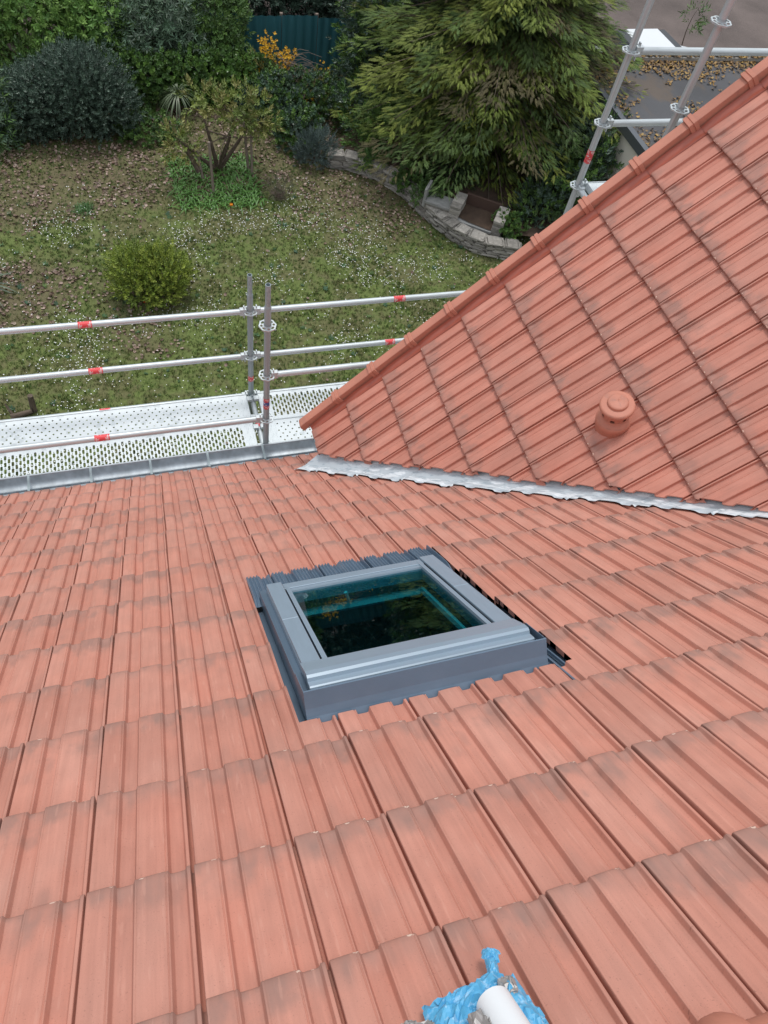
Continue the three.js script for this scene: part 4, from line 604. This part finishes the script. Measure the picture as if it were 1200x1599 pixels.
struct('soil_bed', grid(30, 6, (u, v) => { const path = [[512, 250], [548, 256], [590, 270], [630, 294], [662, 322], [690, 346], [720, 366], [760, 382], [830, 392]]; const q = u * 8, i = Math.min(7, Math.floor(q)), a = gp(...path[i]), b = gp(...path[i + 1]), p = a.lerp(b, q - i); return [p.x + v * 3.2, G + 0.36 + 0.15 * v, p.z - v * 2.6]; }, (u, v) => [u * 2, v]), std('soil', { map: colorTex(256, 256, (u, v, c) => { const b = 0.7 + 0.7 * (fbm(u * 20, v * 20, 4) - 0.5); c[0] = 0.10 * b; c[1] = 0.065 * b; c[2] = 0.045 * b; }), roughness: 1 }));

// ---- small loose things on the lawn
{ const a = gp(54, 642), t = thing('tree_stump_stake', 'short dark wooden stub standing on the lawn near the deck', 'stump', [a.x, G, a.z]); mesh('stub', rod(V(0, 0, 0), V(0.02, 0.36, -0.02), 0.055, 0.045, 9), M.bark, t, false); mesh('offcut', rod(V(-0.35, 0.05, 0.12), V(-0.02, 0.06, 0.05), 0.05, 0.04, 8), M.bark, t, false); mesh('splinter', rod(V(-0.33, 0.03, 0.05), V(-0.4, 0.2, -0.05), 0.03, 0.012, 6), M.bark, t, false); }
reseed(2024);
{ const ok = (x, z) => z < -1.2;
  const blade = mergeGeometries([...Array(6)].map(() => { const l = rr(0.02, 0.05), w = rr(0.003, 0.006), g = new THREE.BufferGeometry(); g.setAttribute('position', new THREE.Float32BufferAttribute([-w, 0, 0, w, 0, 0, rr(-0.6, 0.6) * l, l, rr(-0.6, 0.6) * l], 3)); g.setIndex([0, 1, 2]); g.computeVertexNormals(); g.rotateY(rr(0, 6)); g.translate(rr(-0.02, 0.02), 0, rr(-0.02, 0.02)); return g; }));
  const L1 = [], L2 = [], L3 = [];
  for (let k = 0; k < 90000; k++) { const x = rr(-5, 10), z = rr(-14, -1.6), w = litter(x, z), n = fbm(x * 1.7 + 30, z * 1.7, 3); if (rnd() < w * 0.4 || rnd() > 0.35 + n) continue; const p = V(x, G - 0.005, z); if (!inView(p, 60)) continue; L1.push({ p, ry: rr(0, 6.28), s: rr(0.7, 1.7), c: pick([[0.115, 0.18, 0.038], [0.09, 0.165, 0.034], [0.155, 0.168, 0.05], [0.13, 0.13, 0.055], [0.08, 0.17, 0.04]]) }); }
  const m1 = scatter('grass', blade, M.leaf, scene, L1); tag(m1, 'short mossy grass of the lawn', 'grass', null, 'stuff');
  const leafG = grid(4, 2, (u, v) => [(u - 0.5) * 0.062, 0.004 + 0.03 * Math.pow(Math.abs(u - 0.5), 1.5) + 0.016 * Math.abs(v - 0.5), (v - 0.5) * 0.052 * Math.sqrt(Math.max(0.02, 1 - 4 * (u - 0.5) * (u - 0.5)))]);
  for (let k = 0; k < 60000; k++) { const x = rr(-5, 10), z = rr(-14.5, -3), w = litter(x, z), n = fbm(x * 2.3 + 8, z * 2.3, 3); if (rnd() > w * (0.14 + 1.3 * Math.max(0, n - 0.3)) * 1.15 + 0.004) continue; const p = V(x, G + rr(0, 0.012), z); if (!inView(p, 60)) continue; L2.push({ p, ry: rr(0, 6.28), rx: rr(-0.7, 0.7), rz: rr(-0.6, 0.6), s: rr(0.55, 1.3), c: pick([[0.25, 0.17, 0.13], [0.18, 0.115, 0.08], [0.36, 0.27, 0.22], [0.12, 0.072, 0.05], [0.29, 0.205, 0.165]]) }); }
  const m2 = scatter('fallen_leaves', leafG, M.leaf, scene, L2); tag(m2, 'dry brown fallen leaves lying over the far side of the lawn', 'leaves', null, 'stuff');
  const dg = merge([...Array(7)].map((_, k) => leafShape(0.009, 0.0065, 0.1, 0).rotateX(-0.2).rotateY(k * 0.9)));
  for (let k = 0; k < 46000; k++) { const x = rr(-5, 9), z = rr(-11.5, -2.2), w = litter(x, z), n = fbm(x * 0.85 + 2, z * 1.1 + 6, 4), pch = sstep(0.44, 0.66, n); if (rnd() > (0.08 + 0.92 * pch) * 0.55 * (1 - 0.8 * w)) continue; const p = V(x, G + rr(0.03, 0.06), z); if (!inView(p, 60)) continue; L3.push({ p, ry: rr(0, 6.28), rx: rr(-0.3, 0.3), rz: rr(-0.3, 0.3), s: rr(0.8, 1.5), c: lin(0.82, 0.82, 0.80) }); }
  const m3 = scatter('daisies', dg, M.leaf, scene, L3); tag(m3, 'white daisies scattered through the mossy lawn', 'daisies', null, 'stuff');
  // weeds
  const L4 = []; for (let k = 0; k < 420; k++) { const x = rr(-5, 9), z = rr(-11, -2.5); const p = V(x, G, z); if (!inView(p)) continue; L4.push({ p, dir: V(rr(-0.3, 0.3), 1, rr(-0.3, 0.3)), roll: rr(0, 6), s: rr(0.5, 1.2), c: pick([[0.06, 0.13, 0.05], [0.05, 0.11, 0.06], [0.09, 0.15, 0.04]]) }); }
  const m4 = scatter('lawn_weeds', spray(10, 0.075, 0.03, 0.02, { t0: 1.5, t1: 1.1 }), M.leaf, scene, L4); tag(m4, 'low broad-leaved weeds dotted over the lawn', 'weeds', null, 'stuff');
  console.log('lawn', L1.length, L2.length, L3.length);
}

// ---- neighbouring flat roof, yard and car
{ const y = -2.8, x0 = 10.2, x1 = 22, z0 = -12.1, z1 = 1, t = thing('garage', 'low garage with dark flat felt roof strewn with fallen leaves', 'garage', [x0, G, -8]);
  const P = (n, g, m) => mesh(n, g, m, t);
  std('felt', { map: colorTex(1024, 1024, (u, v, c) => { const n = fbm(u * 10, v * 10, 5), m = sstep(0.5, 0.7, fbm(u * 22 + 3, v * 14, 5)), b = 0.8 + 0.5 * (n - 0.5) + 0.15 * (hash(Math.floor(u * 1024), Math.floor(v * 1024)) - 0.5); c[0] = lerp(0.085, 0.16, m * 0.5) * b; c[1] = lerp(0.085, 0.105, m * 0.5) * b; c[2] = lerp(0.092, 0.06, m * 0.5) * b; }), roughness: 0.75 });
  P('flat_roof', box(x0 + 0.12, x1, y - 0.12, y, z0 + 0.2, z1), M.felt); P('wall', merge([box(x0 + 0.05, x0 + 0.25, G, y - 0.121, z0 + 0.05, z1), box(x0 + 0.25, x1, G, y - 0.121, z0 + 0.05, z0 + 0.25)]), M.plaster);
  std('trim', { color: lin(0.12, 0.13, 0.145), roughness: 0.4, metalness: 0.4 }); P('roof_edge', merge([box(x0, x0 + 0.12, y - 0.14, y + 0.05, z0, z1, 0.006), box(x0 - 0.02, x0, y - 0.14, y + 0.055, z0, z1, 0.003)]), M.trim); P('parapet', box(x0 + 0.121, x1, y - 0.13, y + 0.09, z0, z0 + 0.2, 0.01), M.stone1);
  reseed(66); const L = []; const lg = grid(2, 2, (u, v) => [(u - 0.5) * 0.07, 0.008 + 0.03 * Math.abs(u - 0.5), (v - 0.5) * 0.05 * (1 - Math.abs(u - 0.5))]);
  for (let k = 0; k < 11000; k++) { const x = rr(x0 + 0.15, x0 + 8), z = z0 + 0.05 + Math.pow(rnd(), 1.6) * 6, n = fbm(x * 1.4, z * 1.6, 4), edge = sstep(0.9, 0.15, z - z0) + sstep(0.7, 0.2, x - x0) * 0.6; if (rnd() > edge * 0.9 + sstep(0.42, 0.62, n) * 0.8) continue; L.push({ p: V(x, y + (z < z0 + 0.2 ? 0.095 : 0.006) + rr(0, 0.02), z).sub(t.position), ry: rr(0, 6.28), rx: rr(-0.4, 0.4), rz: rr(-0.4, 0.4), s: rr(0.6, 1.3), c: pick([[0.26, 0.15, 0.04], [0.20, 0.11, 0.035], [0.32, 0.20, 0.05], [0.13, 0.085, 0.05]]) }); }
  const m = scatter('fallen_leaves', lg, M.leaf, t, L); m.userData.kind = 'stuff'; }
{ const c = at(1036, 66, G + 1.42), t = thing('parked_car', 'white parked car with dark windows on the gravel yard', 'car', [c.x, G, c.z]);
  M.carPaint = new THREE.MeshPhysicalMaterial({ color: lin(0.72, 0.75, 0.78), roughness: 0.3, clearcoat: 0.8, clearcoatRoughness: 0.1 }); std('carGlass', { color: lin(0.015, 0.018, 0.022), roughness: 0.08 }); std('tyre', { color: lin(0.02, 0.02, 0.02), roughness: 0.9 }); std('rim', { color: lin(0.4, 0.4, 0.42), roughness: 0.35, metalness: 0.8 });
  const side = (pts, w, bev) => { const sh = new THREE.Shape(pts.map(([x, y]) => new THREE.Vector2(x, y))); return new THREE.ExtrudeGeometry(sh, { depth: w - 2 * bev, bevelEnabled: true, bevelSize: bev, bevelThickness: bev, bevelSegments: 3 }).translate(0, 0, -(w / 2 - bev)); };
  mesh('body', side([[-1.75, 0.25], [1.75, 0.25], [1.85, 0.55], [1.72, 0.8], [0.95, 0.93], [-1.6, 0.95], [-1.82, 0.75], [-1.85, 0.4]], 1.62, 0.09), M.carPaint, t, false);
  mesh('cabin_glass', side([[-1.6, 0.93], [1.2, 0.91], [0.42, 1.38], [-1.1, 1.38]], 1.40, 0.05), M.carGlass, t, false);
  mesh('roof', side([[-0.95, 1.375], [0.3, 1.375], [0.15, 1.44], [-0.8, 1.44]], 1.3, 0.03), M.carPaint, t, false);
  for (const x of [-1.15, 1.15]) for (const z of [-0.74, 0.74]) { const w = mesh('wheel', new THREE.CylinderGeometry(0.29, 0.29, 0.18, 24).rotateX(Math.PI / 2).translate(x, 0.29, z), M.tyre, t, false); mesh('rim', new THREE.CylinderGeometry(0.18, 0.18, 0.19, 20).rotateX(Math.PI / 2).translate(x, 0.29, z), M.rim, w, false); }
  for (const z of [-0.6, 0.6]) { mesh('headlight', new THREE.SphereGeometry(0.11, 12, 8).scale(0.5, 0.7, 1.4).translate(1.74, 0.66, z), M.rim, t, false); mesh('door_mirror', new RoundedBoxGeometry(0.1, 0.12, 0.18, 2, 0.03).translate(0.75, 0.98, z * 1.42), M.carPaint, t, false); } t.rotation.y = 0.05; }
shrub('young_plant', 'thin young plant growing beside the white car', 'plant', V(at(1064, 75, G).x, G, at(1064, 75, G).z), [[0, 1.0, 0, 0.45, 0.55, 0.4]], 26, G_long, M.leaf, D.green, { shell: 0.3, trunk: 0.02 });

// ================================================================ on the tiles, at the ridge
{ const t = thing('taped_tube', 'white tube with blue crumpled tape wrapped round its end, lying on the tiles', 'tube'); t.position.copy(toWorldMain(0.428, -0.012, 5.205)); t.quaternion.setFromRotationMatrix(mainBasis);
  std('blueTape', { map: colorTex(256, 256, (u, v, c) => { const n = fbm(u * 14, v * 14, 5), w = sstep(0.58, 0.7, n); c[0] = lerp(0.10, 0.34, w * 0.6); c[1] = lerp(0.40, 0.56, w * 0.6); c[2] = lerp(0.65, 0.74, w * 0.6); }), roughness: 0.5, flatShading: true }); std('whiteTube', { color: lin(0.78, 0.80, 0.82), roughness: 0.4 }); std('foilGrey', { color: lin(0.36, 0.34, 0.33), roughness: 0.4, metalness: 0.3, flatShading: true });
  const wad = (cx, cy, cz, rx, ry, rz, det, ph, amp, pw = 0.6) => { const g = new THREE.IcosahedronGeometry(1, det), P = g.attributes.position; for (let i = 0; i < P.count; i++) { const d = V(P.getX(i), P.getY(i), P.getZ(i)).normalize(), h = (k) => hash(Math.round(d.x * 900) + k * 31 + ph * 101, Math.round(d.y * 900) * 7 + Math.round(d.z * 900) * 13) - 0.5; const sq = (q) => Math.sign(q) * Math.pow(Math.abs(q), pw), r = 1 + amp * h(1); P.setXYZ(i, cx + sq(d.x) * rx * r + 0.08 * rx * h(2), cy + sq(d.y) * ry * (1 + 1.6 * amp * h(3)), cz + sq(d.z) * rz * r + 0.08 * rz * h(4)); } const m = g.index ? g.toNonIndexed() : g; m.computeVertexNormals(); const U = m.attributes.uv; for (let i = 0; i < U.count; i++) U.setXY(i, m.attributes.position.getX(i) * 4, m.attributes.position.getZ(i) * 4); return m; };
  const rag = (cx, cz, w, d, rot, ph, y0, amp) => { const g = grid(18, 14, (u, v) => { let a = u - 0.5, b = v - 0.5; const ed = 1 + 0.32 * (fbm(Math.atan2(b, a) * 2.2 + ph * 3, ph, 4) - 0.5) * 2; const k = 2 * Math.max(Math.abs(a), Math.abs(b)) * ed; const x = a * w * ed, z = b * d * ed; const f1 = Math.abs(fbm(a * 5 + ph, b * 5 + ph * 2, 3) - 0.5), f2 = Math.abs(fbm(a * 11 + ph * 5, b * 9, 2) - 0.5); const y = y0 + amp * (1 - k * k) + 0.17 * w * (f1 - 0.12) * 2 + 0.10 * w * f2 * 2; return [cx + Math.cos(rot) * x - Math.sin(rot) * z, y, cz + Math.sin(rot) * x + Math.cos(rot) * z]; }, (u, v) => [u + ph, v]); const m = g.toNonIndexed(); m.computeVertexNormals(); return m; };
  mesh('tape_wrap', merge([rag(-0.03, 0.01, 0.125, 0.115, 0.1, 1.3, 0.03, 0.03), rag(0.04, 0.012, 0.10, 0.12, -0.1, 4.1, 0.034, 0.03), rag(0.0, -0.02, 0.125, 0.06, -0.12, 7.7, 0.042, 0.022), rag(0.048, 0.05, 0.06, 0.07, 0.5, 11.2, 0.028, 0.03), rag(-0.05, 0.05, 0.07, 0.07, -0.4, 15.9, 0.028, 0.028), rag(0.05, -0.062, 0.02, 0.045, 0.2, 21, 0.05, 0.012), rag(0.058, -0.085, 0.03, 0.02, 0.5, 25, 0.052, 0.012)]), M.blueTape, t, false);
  mesh('tube', rod(V(0.018, 0.068, 0.012), V(0.03, 0.09, 0.30), 0.030, 0.036, 28), M.whiteTube, t, false);
  mesh('foil', merge([wad(-0.022, 0.075, 0.085, 0.02, 0.018, 0.055, 5, 21, 0.35), wad(0.056, 0.058, -0.012, 0.013, 0.009, 0.018, 4, 27, 0.5)]), M.foilGrey, t, false);
  mesh('twisted_end', merge([wad(-0.100, 0.052, 0.004, 0.018, 0.008, 0.009, 4, 31, 0.8), wad(-0.120, 0.052, -0.010, 0.013, 0.006, 0.007, 4, 37, 0.8)]), M.foilGrey, t, false); }
renderer.render(scene, camera);
